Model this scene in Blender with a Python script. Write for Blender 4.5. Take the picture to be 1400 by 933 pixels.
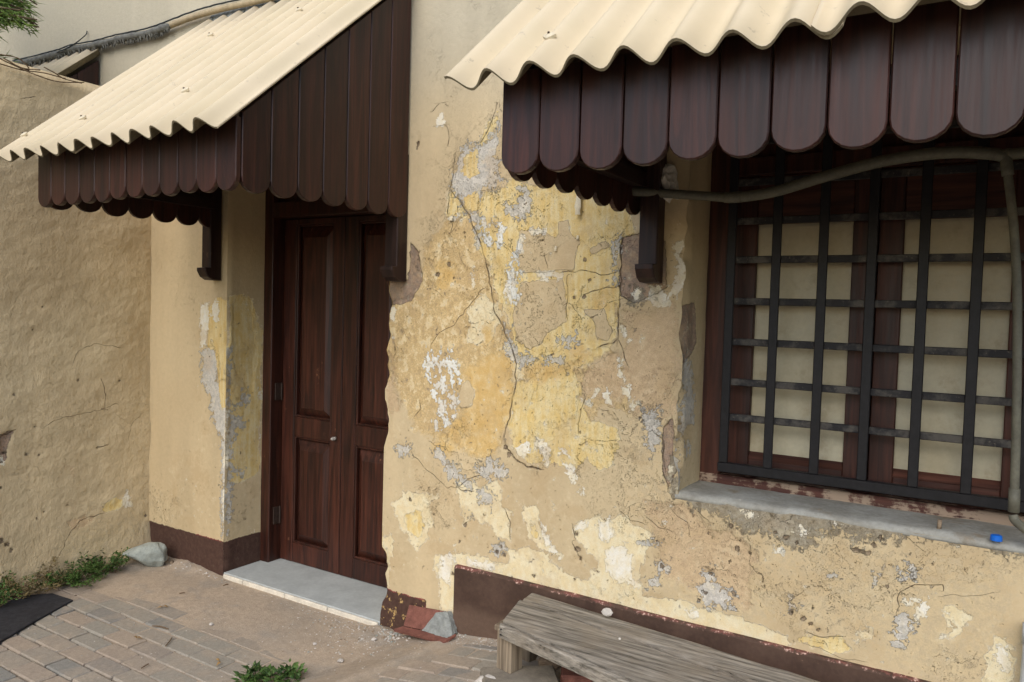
import bpy, bmesh, math, random
import numpy as np
from mathutils import Vector, Matrix
for o in list(bpy.data.objects): bpy.data.objects.remove(o, do_unlink=True)
scn = bpy.context.scene
COL = scn.collection
R = math.radians
random.seed(7)

# ------------------------------------------------------------------ camera
F_PX, YAW, PITCH, ROLL = 1042.28, R(-31.745), R(-2.3463), R(1.6253)
CAM = Vector((0.0, -2.75, 1.545))
fw = Vector((math.sin(YAW)*math.cos(PITCH), math.cos(YAW)*math.cos(PITCH), math.sin(PITCH)))
rt0 = Vector((math.cos(YAW), -math.sin(YAW), 0)); up0 = rt0.cross(fw)
rt = rt0*math.cos(ROLL) + up0*math.sin(ROLL)
up = -rt0*math.sin(ROLL) + up0*math.cos(ROLL)
cam = bpy.data.cameras.new('camera'); cam.sensor_width = 36; cam.lens = F_PX/1400*36
cam.clip_start = 0.05; cam.clip_end = 400
co = bpy.data.objects.new('camera', cam); COL.objects.link(co)
M = Matrix.Identity(4)
for i, v in enumerate((rt, up, -fw)):
    for j in range(3): M[j][i] = v[j]
M.translation = CAM
co.matrix_world = M
scn.camera = co

def pix(x, y, axis, val):
    """point where the sight line of a photo pixel meets a plane (0:x 1:y 2:z = val)"""
    d = fw*F_PX + rt*(x-700) - up*(y-466.5)
    t = (val-CAM[axis])/d[axis]
    return CAM + d*t

# ------------------------------------------------------------------ light
w = bpy.data.worlds.new('World'); scn.world = w; w.use_nodes = True
wn = w.node_tree; bg = wn.nodes['Background']
sky = wn.nodes.new('ShaderNodeTexSky'); sky.sky_type = 'NISHITA'; sky.sun_disc = False
SUN_EL, SUN_AZ = R(42), R(168)         # azimuth: clockwise from +y
sky.sun_elevation = SUN_EL; sky.sun_rotation = SUN_AZ
sky.dust_density = 1.6; sky.air_density = 1.0; sky.ozone_density = 1.0
wn.links.new(sky.outputs[0], bg.inputs[0]); bg.inputs[1].default_value = 0.15
sl = bpy.data.lights.new('sun', 'SUN'); sl.energy = 1.1; sl.angle = R(50); sl.color = (1, .95, .89)
so = bpy.data.objects.new('sun', sl); COL.objects.link(so)
sd = Vector((math.sin(SUN_AZ)*math.cos(SUN_EL), math.cos(SUN_AZ)*math.cos(SUN_EL), math.sin(SUN_EL)))
so.rotation_euler = (-sd).to_track_quat('-Z', 'Y').to_euler(); so.location = sd*30
vs = scn.view_settings; vs.view_transform = 'Standard'; vs.look = 'None'; vs.gamma = 1; vs.use_curve_mapping = False
vs.exposure = 0.55
cy = scn.cycles; cy.max_bounces = 5; cy.diffuse_bounces = 3; cy.glossy_bounces = 2; cy.transmission_bounces = 2; cy.transparent_max_bounces = 4
cy.use_adaptive_sampling = True; cy.adaptive_threshold = .02; cy.caustics_reflective = False; cy.caustics_refractive = False

# ------------------------------------------------------------------ colour + node helpers
def lin(v):
    v /= 255.0
    return v/12.92 if v <= .04045 else ((v+.055)/1.055)**2.4
def C(r, g, b): return (lin(r), lin(g), lin(b), 1)

class NT:
    def __init__(s, name, rough=.8, spec=.3):
        s.m = bpy.data.materials.new(name); s.m.use_nodes = True
        s.t = s.m.node_tree; s.b = s.t.nodes['Principled BSDF']
        s.b.inputs['Roughness'].default_value = rough
        s.b.inputs['Specular IOR Level'].default_value = spec
        s.tc = s.t.nodes.new('ShaderNodeTexCoord')
    def put(s, sock, v):
        if isinstance(v, bpy.types.NodeSocket): s.t.links.new(v, sock)
        elif v is not None: sock.default_value = v
    def obj(s): return s.tc.outputs['Object']
    def mapped(s, scale=(1,1,1), loc=(0,0,0), vec=None):
        n = s.t.nodes.new('ShaderNodeMapping'); n.inputs['Scale'].default_value = scale
        s.put(n.inputs['Location'], loc)
        s.t.links.new(vec or s.obj(), n.inputs[0]); return n.outputs[0]
    def rnd(s):
        n = s.t.nodes.new('ShaderNodeObjectInfo'); return n.outputs['Random']
    def rvec(s, scale=(1,1,1)):
        """object coordinates shifted by a per-object random amount"""
        r = s.math('MULTIPLY', s.rnd(), 37.0)
        cb = s.t.nodes.new('ShaderNodeCombineXYZ')
        for i in range(3): s.put(cb.inputs[i], r)
        return s.mapped(scale, cb.outputs[0])
    def noise(s, scale, detail=4, rough=.55, vec=None, dist=0.0):
        n = s.t.nodes.new('ShaderNodeTexNoise')
        n.inputs['Scale'].default_value = scale; n.inputs['Detail'].default_value = detail
        n.inputs['Roughness'].default_value = rough; n.inputs['Distortion'].default_value = dist
        s.t.links.new(vec or s.obj(), n.inputs['Vector']); return n.outputs['Fac']
    def voro(s, scale, feature='F1', vec=None, rnd=1.0):
        n = s.t.nodes.new('ShaderNodeTexVoronoi'); n.feature = feature
        n.inputs['Scale'].default_value = scale; n.inputs['Randomness'].default_value = rnd
        s.t.links.new(vec or s.obj(), n.inputs['Vector']); return n.outputs['Distance']
    def warp(s, amt, scale):
        n = s.t.nodes.new('ShaderNodeTexNoise'); n.inputs['Scale'].default_value = scale
        n.inputs['Detail'].default_value = 3
        s.t.links.new(s.obj(), n.inputs['Vector'])
        a = s.t.nodes.new('ShaderNodeVectorMath'); a.operation = 'MULTIPLY_ADD'
        s.t.links.new(n.outputs['Color'], a.inputs[0]); a.inputs[1].default_value = (amt,)*3
        s.t.links.new(s.obj(), a.inputs[2]); return a.outputs[0]
    def math(s, op, a, b=None, c=None, clamp=False):
        n = s.t.nodes.new('ShaderNodeMath'); n.operation = op; n.use_clamp = clamp
        s.put(n.inputs[0], a)
        if b is not None: s.put(n.inputs[1], b)
        if c is not None: s.put(n.inputs[2], c)
        return n.outputs[0]
    def ramp(s, v, a, b, lo=0.0, hi=1.0):
        n = s.t.nodes.new('ShaderNodeMapRange'); n.interpolation_type = 'SMOOTHSTEP'
        s.put(n.inputs[0], v)
        for i, q in enumerate((a, b, lo, hi)): s.put(n.inputs[i+1], q)
        return n.outputs[0]
    def mix(s, f, a, b, mode='MIX'):
        n = s.t.nodes.new('ShaderNodeMix'); n.data_type = 'RGBA'; n.blend_type = mode
        s.put(n.inputs[0], f); s.put(n.inputs[6], a); s.put(n.inputs[7], b); return n.outputs[2]
    def attr(s, name):
        n = s.t.nodes.new('ShaderNodeAttribute'); n.attribute_name = name; return n.outputs['Fac']
    def bump(s, h, strength=.5, dist=.01):
        n = s.t.nodes.new('ShaderNodeBump'); n.inputs['Strength'].default_value = strength
        n.inputs['Distance'].default_value = dist; s.put(n.inputs['Height'], h)
        s.t.links.new(n.outputs[0], s.b.inputs['Normal'])
    def color(s, c): s.put(s.b.inputs['Base Color'], c)
    def rough(s, r): s.put(s.b.inputs['Roughness'], r)

def var(n, col, f, lo, hi):
    """multiply colour by a grey that follows f from lo to hi"""
    g = n.ramp(f, .25, .75, lo, hi)
    cb = n.t.nodes.new('ShaderNodeCombineColor')
    for i in range(3): n.put(cb.inputs[i], g)
    return n.mix(1.0, col, cb.outputs[0], 'MULTIPLY')

MAT = {}
def wood(name, dark, light, axis, rough=.4, coat=0.0, grain=1.0, wear=None, wearamt=.0, spec=.35):
    n = NT(name, rough, spec)
    sc = [26, 26, 26]; sc[axis] = 1.6
    sc2 = [90, 90, 90]; sc2[axis] = 4
    v = n.rvec(sc); v2 = n.rvec(sc2)
    a = n.noise(1.0, 6, .6, v, 1.2); b = n.noise(1.0, 4, .6, v2)
    c = n.mix(n.ramp(a, .3, .72), dark, light)
    c = var(n, c, b, 1-.25*grain, 1+.2*grain)
    c = var(n, c, n.rnd(), .82, 1.15)
    if wear:
        wn_ = n.noise(7, 7, .65, n.rvec((1,1,1)))
        c = n.mix(n.ramp(n.math('ADD', wn_, n.math('MULTIPLY', b, .3)), .78-wearamt, .86-wearamt), c, wear)
    n.color(c); n.rough(n.ramp(b, .2, .8, rough-.08, rough+.14))
    n.b.inputs['Coat Weight'].default_value = coat; n.b.inputs['Coat Roughness'].default_value = .3
    n.bump(n.math('ADD', n.math('MULTIPLY', a, .6), n.math('MULTIPLY', b, .5)), .28*grain, .003)
    MAT[name] = n.m; return n.m
wood('board_wood', C(36, 19, 16), C(66, 35, 27), 2, .42, .10, .6, wear=C(104, 72, 56), wearamt=-.08)
wood('rail_wood', C(28, 18, 16), C(46, 28, 24), 1, .5)
wood('bracket_wood', C(34, 22, 20), C(58, 38, 32), 2, .45, wear=C(100, 80, 66), wearamt=-.02)
wood('door_wood', C(42, 23, 18), C(80, 43, 31), 2, .4, .1, 1.2, wear=C(140, 96, 70), wearamt=-.03)
wood('window_wood', C(50, 28, 22), C(86, 49, 37), 2, .45, .05)
wood('window_rail_wood', C(54, 31, 25), C(94, 57, 44), 0, .45, .05)
wood('frame_foot_wood', C(70, 40, 34), C(98, 62, 52), 0, .7, 0, wear=C(160, 140, 120), wearamt=.20)
n = NT('bench_wood', .92, .1)
v = n.rvec((4, 60, 60)); v2 = n.rvec((14, 230, 230))
a = n.noise(1.0, 6, .65, v, .6); b = n.noise(1.0, 4, .6, v2, .4); g = n.noise(5, 5, .6, n.rvec())
c = n.mix(n.ramp(a, .32, .68), C(104, 99, 90), C(168, 161, 148))
c = n.mix(n.ramp(g, .45, .65, 0, .6), c, C(140, 130, 114))
c = var(n, c, b, .78, 1.12)
cr = n.math('MULTIPLY', n.ramp(n.math('ADD', n.math('MULTIPLY', a, .5), n.math('MULTIPLY', b, .5)), .41, .37), n.ramp(g, .40, .52))
c = n.mix(n.math('MULTIPLY', cr, .85), c, C(58, 54, 50))
n.color(c); n.bump(n.math('SUBTRACT', n.math('ADD', a, n.math('MULTIPLY', b, .6)), n.math('MULTIPLY', cr, .8)), .6, .005); MAT['bench_wood'] = n.m
wood('bench_leg_wood', C(104, 92, 78), C(150, 136, 116), 2, .9, 0, 1.4, spec=.1)

def plain(name, col, rough=.7, vscale=30, lo=.8, hi=1.15, bump=.2, spec=.3, bdist=.004):
    n = NT(name, rough, spec)
    v = n.rvec((1,1,1))
    a = n.noise(vscale, 6, .6, v); b = n.noise(vscale*7, 3, .6, v)
    c = var(n, col, a, lo, hi); c = var(n, c, b, 1-(1-lo)*.5, 1+(hi-1)*.5)
    n.color(c); n.bump(n.math('ADD', a, n.math('MULTIPLY', b, .4)), bump, bdist)
    MAT[name] = n.m; return n
plain('iron', C(28, 27, 29), .45, 40, .7, 1.3, .25)
n = NT('iron_rusty', .6, .35)
a = n.noise(9, 6, .7, n.rvec()); b = n.noise(90, 4, .6, n.rvec())
c = n.mix(n.ramp(a, .45, .62), C(34, 33, 35), C(84, 80, 74)); c = n.mix(n.ramp(b, .62, .7, 0, .6), c, C(120, 112, 100))
n.color(c); n.bump(n.math('ADD', a, b), .4, .002); MAT['iron_rusty'] = n.m
plain('pipe_grey', C(108, 106, 92), .55, 18, .72, 1.15, .2)
plain('pipe_white', C(196, 200, 198), .45, 14, .85, 1.1, .1)
plain('foam', C(224, 218, 204), .9, 40, .8, 1.1, .6)
plain('stone_grey', C(160, 166, 158), .9, 26, .72, 1.15, .7)
plain('stone_white', C(206, 200, 190), .9, 30, .75, 1.1, .6)
plain('stone_tan', C(150, 132, 110), .9, 26, .7, 1.2, .7)
plain('terracotta', C(132, 87, 75), .9, 28, .66, 1.15, .5)
plain('mortar', C(146, 150, 146), .95, 34, .72, 1.15, .9)
plain('rubber', C(44, 44, 47), .8, 40, .75, 1.5, .4)
plain('cap_blue', C(24, 104, 204), .4, 20, .95, 1.05, .05)
plain('slab_tile', C(184, 189, 186), .55, 9, .86, 1.08, .1)
plain('edge_tile', C(230, 222, 204), .6, 16, .78, 1.08, .2)
plain('concrete', C(134, 126, 112), .95, 22, .75, 1.15, .6)
plain('twig', C(112, 92, 70), .9, 30, .7, 1.2, .3)
plain('dry_leaf', C(158, 126, 78), .9, 30, .7, 1.2, .2)
plain('cable', C(52, 56, 56), .6, 30, .8, 1.2, .2)
plain('sleeve', C(112, 112, 106), .9, 28, .65, 1.3, .7)
plain('sleeve_tan', C(176, 160, 130), .8, 28, .8, 1.15, .4)
plain('washer', C(216, 204, 176), .7, 40, .85, 1.1, .2)
plain('bolt', C(70, 58, 48), .6, 40, .8, 1.2, .2)
plain('flake', C(222, 212, 184), .85, 40, .85, 1.08, .3)
plain('hinge', C(60, 48, 42), .5, 60, .7, 1.3, .3)

def leaf_mat(name, a, b, c):
    n = NT(name, .6, .3)
    k = n.noise(9, 3, .6); g = n.noise(70, 2, .5)
    q = n.mix(n.ramp(k, .35, .65), a, b); q = n.mix(n.ramp(g, .55, .75), q, c)
    n.color(q)
    n.b.inputs['Transmission Weight'].default_value = 0
    MAT[name] = n.m
leaf_mat('weed_leaf', C(44, 70, 30), C(76, 104, 46), C(96, 116, 62))
leaf_mat('dry_weed', C(74, 72, 42), C(112, 98, 62), C(132, 116, 80))
leaf_mat('needle_leaf', C(64, 92, 34), C(108, 134, 58), C(140, 158, 86))
plain('bark', C(96, 82, 66), .9, 20, .7, 1.2, .6)

# corrugated painted cement sheet
n = NT('roof_sheet', .75, .25)
a = n.noise(3.0, 5, .6); b = n.noise(60, 4, .6)
st = n.noise(1.0, 5, .6, n.mapped((14, 1.2, 1.2)))
c = n.mix(n.ramp(a, .3, .7), C(206, 192, 162), C(214, 199, 170))
c = n.mix(n.ramp(st, .55, .8, 0, .55), c, C(206, 190, 158))
c = n.mix(n.ramp(n.noise(22, 7, .7), .62, .70, 0, .6), c, C(170, 158, 138))
n.color(c); n.bump(n.math('ADD', b, n.math('MULTIPLY', a, 2)), .12, .004)
MAT['roof_sheet'] = n.m
plain('sheet_edge', C(128, 118, 94), .9, 30, .75, 1.15, .4)

# window panes: old painted glass
n = NT('pane', .32, .5)
a = n.noise(4, 5, .6, n.mapped((1, 1, .5))); b = n.noise(38, 5, .7); dirt = n.noise(9, 7, .7)
c = n.mix(n.ramp(a, .3, .7), C(198, 192, 166), C(184, 172, 140))
c = var(n, c, b, .92, 1.05)
c = n.mix(n.ramp(dirt, .52, .72, 0, .5), c, C(150, 130, 98))
n.color(c); n.rough(n.ramp(b, .3, .7, .28, .5)); MAT['pane'] = n.m

# ------------------------------------------------------------------ wall paint layers
LAYERS = ['tan', 'mott', 'cream', 'yellow', 'ochre', 'grey', 'raw', 'rose', 'beige', 'yel2', 'white', 'flake', 'band', 'pit', 'crack', 'cenv', 'dmg', 'pale', 'cem']
SOFT = ['n1', 'big', 'streak', 'hair', 'wx', 'wz']      # slow variation stored on the mesh
def wall_material(name, top, lumps):
    n = NT(name, .88, .15)
    n1 = n.attr('n1'); big = n.attr('big'); streak = n.attr('streak')          # about -.5 .. .5
    n2 = n.noise(42, 5, .65); n3 = n.noise(210, 2, .6)
    n4 = n.noise(1.0, 5, .68, n.mapped((24, 24, 20), (3.1, 0, 1.7)))
    vstr = n.noise(1.0, 3, .65, n.mapped((60, 60, 6)))
    nz2 = n.math('SUBTRACT', n2, .5); nz3 = n.math('SUBTRACT', n3, .5); nz4 = n.math('SUBTRACT', n4, .5)
    def mask(at, a1, a2, a3=.004, wd=.0015, bias=0.0):
        s_ = n.math('MULTIPLY_ADD', n1, a1, n.attr(at))
        s_ = n.math('MULTIPLY_ADD', nz2, a2, s_)
        s_ = n.math('MULTIPLY_ADD', nz4, a2*.8, s_)
        if a3: s_ = n.math('MULTIPLY_ADD', nz3, a3, s_)
        if bias: s_ = n.math('ADD', s_, bias)
        return n.ramp(s_, -wd, wd), s_
    dmg = n.attr('dmg')
    col = n.mix(n.ramp(big, -.25, .25), top[0], top[1])
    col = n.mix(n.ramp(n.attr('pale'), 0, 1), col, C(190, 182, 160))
    col = var(n, col, n.math('ADD', streak, .5), .93, 1.05)
    col = var(n, col, n2, .95, 1.03)
    H = n.math('MULTIPLY', nz2, .3)
    def lay(col, at, c1, c2, amps, vn, h, H, edge=None, grain=(.93, 1.05), wd=.0015, bias=0.0, edgew=.004, op=1.0):
        m, s_ = mask(at, *amps, wd=wd, bias=bias)
        cc = n.mix(n.ramp(vn, .36, .64), c1, c2)
        cc = var(n, cc, n3, *grain)
        col = n.mix(n.math('MULTIPLY', m, op) if op < 1 else m, col, cc)
        if edge is not None:
            e = n.math('SUBTRACT', 1.0, n.math('DIVIDE', n.math('ABSOLUTE', s_), edgew), clamp=True)
            e = n.math('MULTIPLY', e, n.ramp(n4, .42, .58))
            col = n.mix(n.math('MULTIPLY', e, edge[1]), col, edge[0])
        H = n.math('MULTIPLY_ADD', m, h, H)
        return col, H, m
    n1p = n.math('ADD', n1, .5)
    col, H, m = lay(col, 'tan', C(207, 187, 148), C(196, 178, 144), (.16, .10), n2, -.2, H, wd=.04)
    col, H, m = lay(col, 'mott', C(212, 188, 140), C(192, 166, 120), (.08, .05, .012), n2, -.5, H, grain=(.8, 1.14), wd=.01)
    mo = n.ramp(n.math('MULTIPLY', m, n4), .52, .58)
    col = n.mix(n.math('MULTIPLY', mo, .75), col, C(224, 206, 164))
    mo = n.ramp(n.math('MULTIPLY', m, n.math('SUBTRACT', 1.0, n4)), .56, .62)
    col = n.mix(n.math('MULTIPLY', mo, .6), col, C(180, 158, 124))
    col, H, m = lay(col, 'cream', C(228, 217, 184), C(224, 206, 162), (.05, .06), n4, -.35, H, edge=(C(232, 226, 206), .6), edgew=.006)
    col, H, m = lay(col, 'yellow', C(218, 190, 124), C(226, 210, 162), (.06, .06), n.math('ADD', n.math('MULTIPLY', vstr, .5), n.math('MULTIPLY', n4, .5)), -.5, H, grain=(.92, 1.06), edge=(C(232, 222, 194), .6), edgew=.008)
    col, H, m = lay(col, 'ochre', C(208, 174, 112), C(216, 188, 132), (.08, .09), n4, -.4, H, wd=.025, grain=(.92, 1.06))
    col, H, m = lay(col, 'raw', C(164, 140, 120), C(146, 130, 114), (.012, .02), n2, -2.2, H, edge=(C(104, 90, 74), .8), grain=(.78, 1.15))
    col, H, m = lay(col, 'rose', C(204, 180, 144), C(190, 164, 130), (.10, .12, .02), n2, -.6, H, wd=.02, grain=(.86, 1.1), op=.85)
    col, H, m = lay(col, 'grey', C(214, 210, 200), C(182, 180, 172), (.04, .17, .03), n2, -.8, H, edge=(C(104, 98, 88), .8), grain=(.82, 1.12), bias=-.004, wd=.004, op=.88)
    col, H, m = lay(col, 'cem', C(164, 158, 142), C(134, 124, 104), (.05, .16, .03), n2, -.6, H, grain=(.8, 1.12), wd=.008, op=.9)
    col, H, m = lay(col, 'beige', top[0], top[1], (.02, .022), n2, .9, H, edge=(C(236, 224, 196), .5))
    col, H, m = lay(col, 'yel2', C(216, 186, 120), C(224, 204, 152), (.03, .05), vstr, -.3, H)
    col, H, m = lay(col, 'white', C(234, 230, 216), C(228, 218, 190), (.016, .09, .02), n4, .25, H)
    fs = n.math('ADD', n.math('MULTIPLY', n.math('SUBTRACT', n.math('ADD', n.math('MULTIPLY', n4, .6), n.math('MULTIPLY', n2, .4)), .52), .30), n.math('MINIMUM', n.attr('flake'), .012))
    f = n.ramp(fs, .004, .010)
    col = n.mix(f, col, C(230, 232, 226)); H = n.math('MULTIPLY_ADD', f, .5, H)
    # soft scuffing
    col = n.mix(n.math('MULTIPLY', n.ramp(n4, .50, .72), n.math('MULTIPLY', dmg, .45)), col, C(226, 212, 176))
    col = n.mix(n.math('MULTIPLY', n.ramp(n.math('ADD', n1, nz2), .0, -.3), n.math('MULTIPLY', dmg, .35)), col, C(186, 160, 120))
    # random small damage inside the damaged zone
    k = n.math('ADD', n.math('MULTIPLY', n4, .72), n.math('MULTIPLY', n2, .28))
    w1 = n.math('MULTIPLY', n.ramp(k, .615, .63), dmg)
    col = n.mix(n.math('MULTIPLY', w1, .8), col, C(230, 222, 198)); H = n.math('MULTIPLY_ADD', w1, -.4, H)
    w2 = n.math('MULTIPLY', n.ramp(k, .375, .355), dmg)
    col = n.mix(n.math('MULTIPLY', w2, .65), col, C(166, 156, 140)); H = n.math('MULTIPLY_ADD', w2, -.8, H)
    w3 = n.math('MULTIPLY', n.ramp(n.math('ADD', n.math('MULTIPLY', n2, .75), n.math('MULTIPLY', n3, .25)), .36, .335), n.math('MULTIPLY_ADD', dmg, .9, .1))
    col = n.mix(n.math('MULTIPLY', w3, .75), col, C(112, 96, 76)); H = n.math('MULTIPLY_ADD', w3, -1.2, H)
    # hairline cracks
    cb = n.t.nodes.new('ShaderNodeCombineXYZ'); n.put(cb.inputs[0], n.attr('wx')); n.put(cb.inputs[1], nz2); n.put(cb.inputs[2], n.attr('wz'))
    hv = n.voro(5.0, 'DISTANCE_TO_EDGE', cb.outputs[0])
    hc = n.math('MULTIPLY', n.ramp(n.math('MULTIPLY_ADD', nz3, .01, hv), .0, .010, 1, 0), n.attr('hair'))
    hc = n.math('MULTIPLY', hc, n.math('MULTIPLY_ADD', dmg, .8, .14))
    col = n.mix(n.math('MULTIPLY', hc, .7), col, C(122, 104, 80)); H = n.math('MULTIPLY_ADD', hc, -1.2, H)
    # dark maroon skirting paint, chipped
    bm_, s_ = mask('band', .012, .02)
    chip = n.math('MULTIPLY', n.ramp(n4, .575, .60), n.ramp(n.attr('bchip'), .2, .8))
    bc = n.mix(n.ramp(n2, .35, .7), C(76, 56, 48), C(88, 67, 58))
    bc = n.mix(n.ramp(n4, .58, .75, 0, .55), bc, C(124, 106, 92))
    bc = n.mix(n.ramp(k, .66, .68, 0, .8), bc, C(186, 164, 134))
    bc = n.mix(n.math('MULTIPLY', chip, .85), bc, C(196, 164, 108))
    bc = n.mix(n.math('MULTIPLY', n.math('SUBTRACT', 1.0, n.math('DIVIDE', n.math('ABSOLUTE', s_), .008), clamp=True), n.ramp(n1, .05, .12)), bc, C(150, 78, 76))
    col = n.mix(bm_, col, bc); H = n.math('MULTIPLY_ADD', bm_, .3, H)
    # pits and drawn cracks
    pm, s_ = mask('pit', .008, .03, .008)
    col = n.mix(n.math('MULTIPLY', pm, .9), col, n.mix(n.ramp(n2, .4, .6), C(92, 78, 62), C(144, 128, 106))); H = n.math('MULTIPLY_ADD', pm, -2.0, H)
    cs = n.math('MULTIPLY_ADD', nz2, .006, n.attr('crack'))
    cm = n.math('MULTIPLY', n.ramp(n.math('ABSOLUTE', cs), .0006, .0019, 1, 0), n.ramp(n.attr('cenv'), .1, .5))
    col = n.mix(n.math('MULTIPLY', cm, n.ramp(n4, .40, .56, .08, .9)), col, C(104, 88, 68)); H = n.math('MULTIPLY_ADD', cm, -1.6, H)
    n.color(col)
    Hn = n.math('MULTIPLY_ADD', nz3, .16, H)
    if lumps: Hn = n.math('MULTIPLY_ADD', nz4, 1.6*lumps, Hn)
    n.bump(Hn, 1.0, .0055)
    MAT[name] = n.m
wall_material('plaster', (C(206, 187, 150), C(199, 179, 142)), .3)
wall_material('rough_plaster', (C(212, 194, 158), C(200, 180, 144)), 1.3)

# skirting slab
n = NT('skirting', .8, .25)
a = n.noise(6, 6, .65); b = n.noise(70, 5, .6)
c = n.mix(n.ramp(a, .35, .65), C(72, 55, 46), C(88, 69, 58))
sep = n.t.nodes.new('ShaderNodeSeparateXYZ'); n.t.links.new(n.obj(), sep.inputs[0])
low = n.math('MULTIPLY_ADD', a, .16, sep.outputs['Z'])
c = n.mix(n.ramp(low, .33, .27, 0, .55), c, C(112, 92, 78))
topm = n.math('MULTIPLY', n.ramp(n.math('MULTIPLY_ADD', n.math('SUBTRACT', b, .5), .03, sep.outputs['Z']), .391, .397), n.ramp(n.noise(9, 5, .7), .44, .58))
c = n.mix(n.math('MULTIPLY', topm, .75), c, C(134, 86, 78))
c = n.mix(n.math('MULTIPLY', topm, n.ramp(b, .56, .62)), c, C(206, 176, 160))
c = n.mix(n.ramp(n.noise(34, 6, .7), .68, .72, 0, .6), c, C(140, 112, 92))
n.color(var(n, c, b, .9, 1.08)); n.bump(n.math('ADD', a, n.math('MULTIPLY', b, .5)), .35, .004); MAT['skirting'] = n.m

# sill cement
n = NT('sill_cement', .9, .2)
a = n.noise(7, 6, .65); b = n.noise(60, 5, .65)
c = n.mix(n.ramp(a, .35, .65), C(150, 148, 138), C(172, 172, 164))
c = n.mix(n.ramp(n.noise(4, 6, .7), .55, .68, 0, .8), c, C(142, 126, 102))
c = n.mix(n.ramp(n.noise(30, 6, .7), .68, .73, 0, .8), c, C(206, 202, 190))
n.color(var(n, c, b, .85, 1.1)); n.bump(n.math('ADD', a, b), .5, .004); MAT['sill_cement'] = n.m

# ground dust with laid pavers far out
n = NT('ground_dust', .95, .1)
a = n.noise(1.6, 6, .6); b = n.noise(28, 6, .65); g = n.noise(140, 4, .65)
c = n.mix(n.ramp(a, .35, .65), C(182, 165, 144), C(168, 155, 138))
c = n.mix(n.ramp(n.noise(5, 6, .65), .5, .66, 0, .7), c, C(158, 150, 138))
c = var(n, c, b, .88, 1.1); c = var(n, c, g, .85, 1.12)
c = n.mix(n.ramp(n.noise(210, 3, .6), .68, .72, 0, .7), c, C(200, 190, 172))
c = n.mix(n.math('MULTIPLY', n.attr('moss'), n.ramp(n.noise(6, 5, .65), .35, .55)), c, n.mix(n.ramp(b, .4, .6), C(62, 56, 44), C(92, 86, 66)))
br = n.t.nodes.new('ShaderNodeTexBrick'); br.inputs['Scale'].default_value = 1.0
br.inputs['Brick Width'].default_value = .2; br.inputs['Row Height'].default_value = .098
br.inputs['Mortar Size'].default_value = .004
br.inputs['Color1'].default_value = C(124, 112, 98); br.inputs['Color2'].default_value = C(112, 104, 94); br.inputs['Mortar'].default_value = C(140, 126, 106)
n.t.links.new(n.obj(), br.inputs['Vector'])
c = n.mix(n.attr('laid'), c, var(n, br.outputs[0], b, .85, 1.1))
n.color(c)
n.bump(n.math('ADD', n.math('MULTIPLY', g, .8), b), .5, .006); MAT['ground_dust'] = n.m

# pavers
n = NT('paver', .92, .15)
v = n.rvec(); r = n.rnd()
a = n.noise(9, 5, .6, v); b = n.noise(60, 5, .65, v); g = n.noise(220, 3, .6, v)
c = n.mix(n.ramp(r, .0, 1.0), C(154, 149, 137), C(164, 150, 134))
r2 = n.math('FRACT', n.math('MULTIPLY', r, 7.31))
c = n.mix(n.ramp(r2, .75, .95, 0, .6), c, C(130, 130, 126))
c = n.mix(n.ramp(a, .45, .65, 0, .5), c, C(176, 161, 142))
c = var(n, c, b, .86, 1.1); c = var(n, c, g, .88, 1.1)
c = n.mix(n.ramp(n.noise(120, 3, .6, v), .70, .74, 0, .7), c, C(196, 186, 170))
n.color(c); n.bump(n.math('ADD', b, n.math('MULTIPLY', g, .6)), .4, .004); MAT['paver'] = n.m

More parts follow.
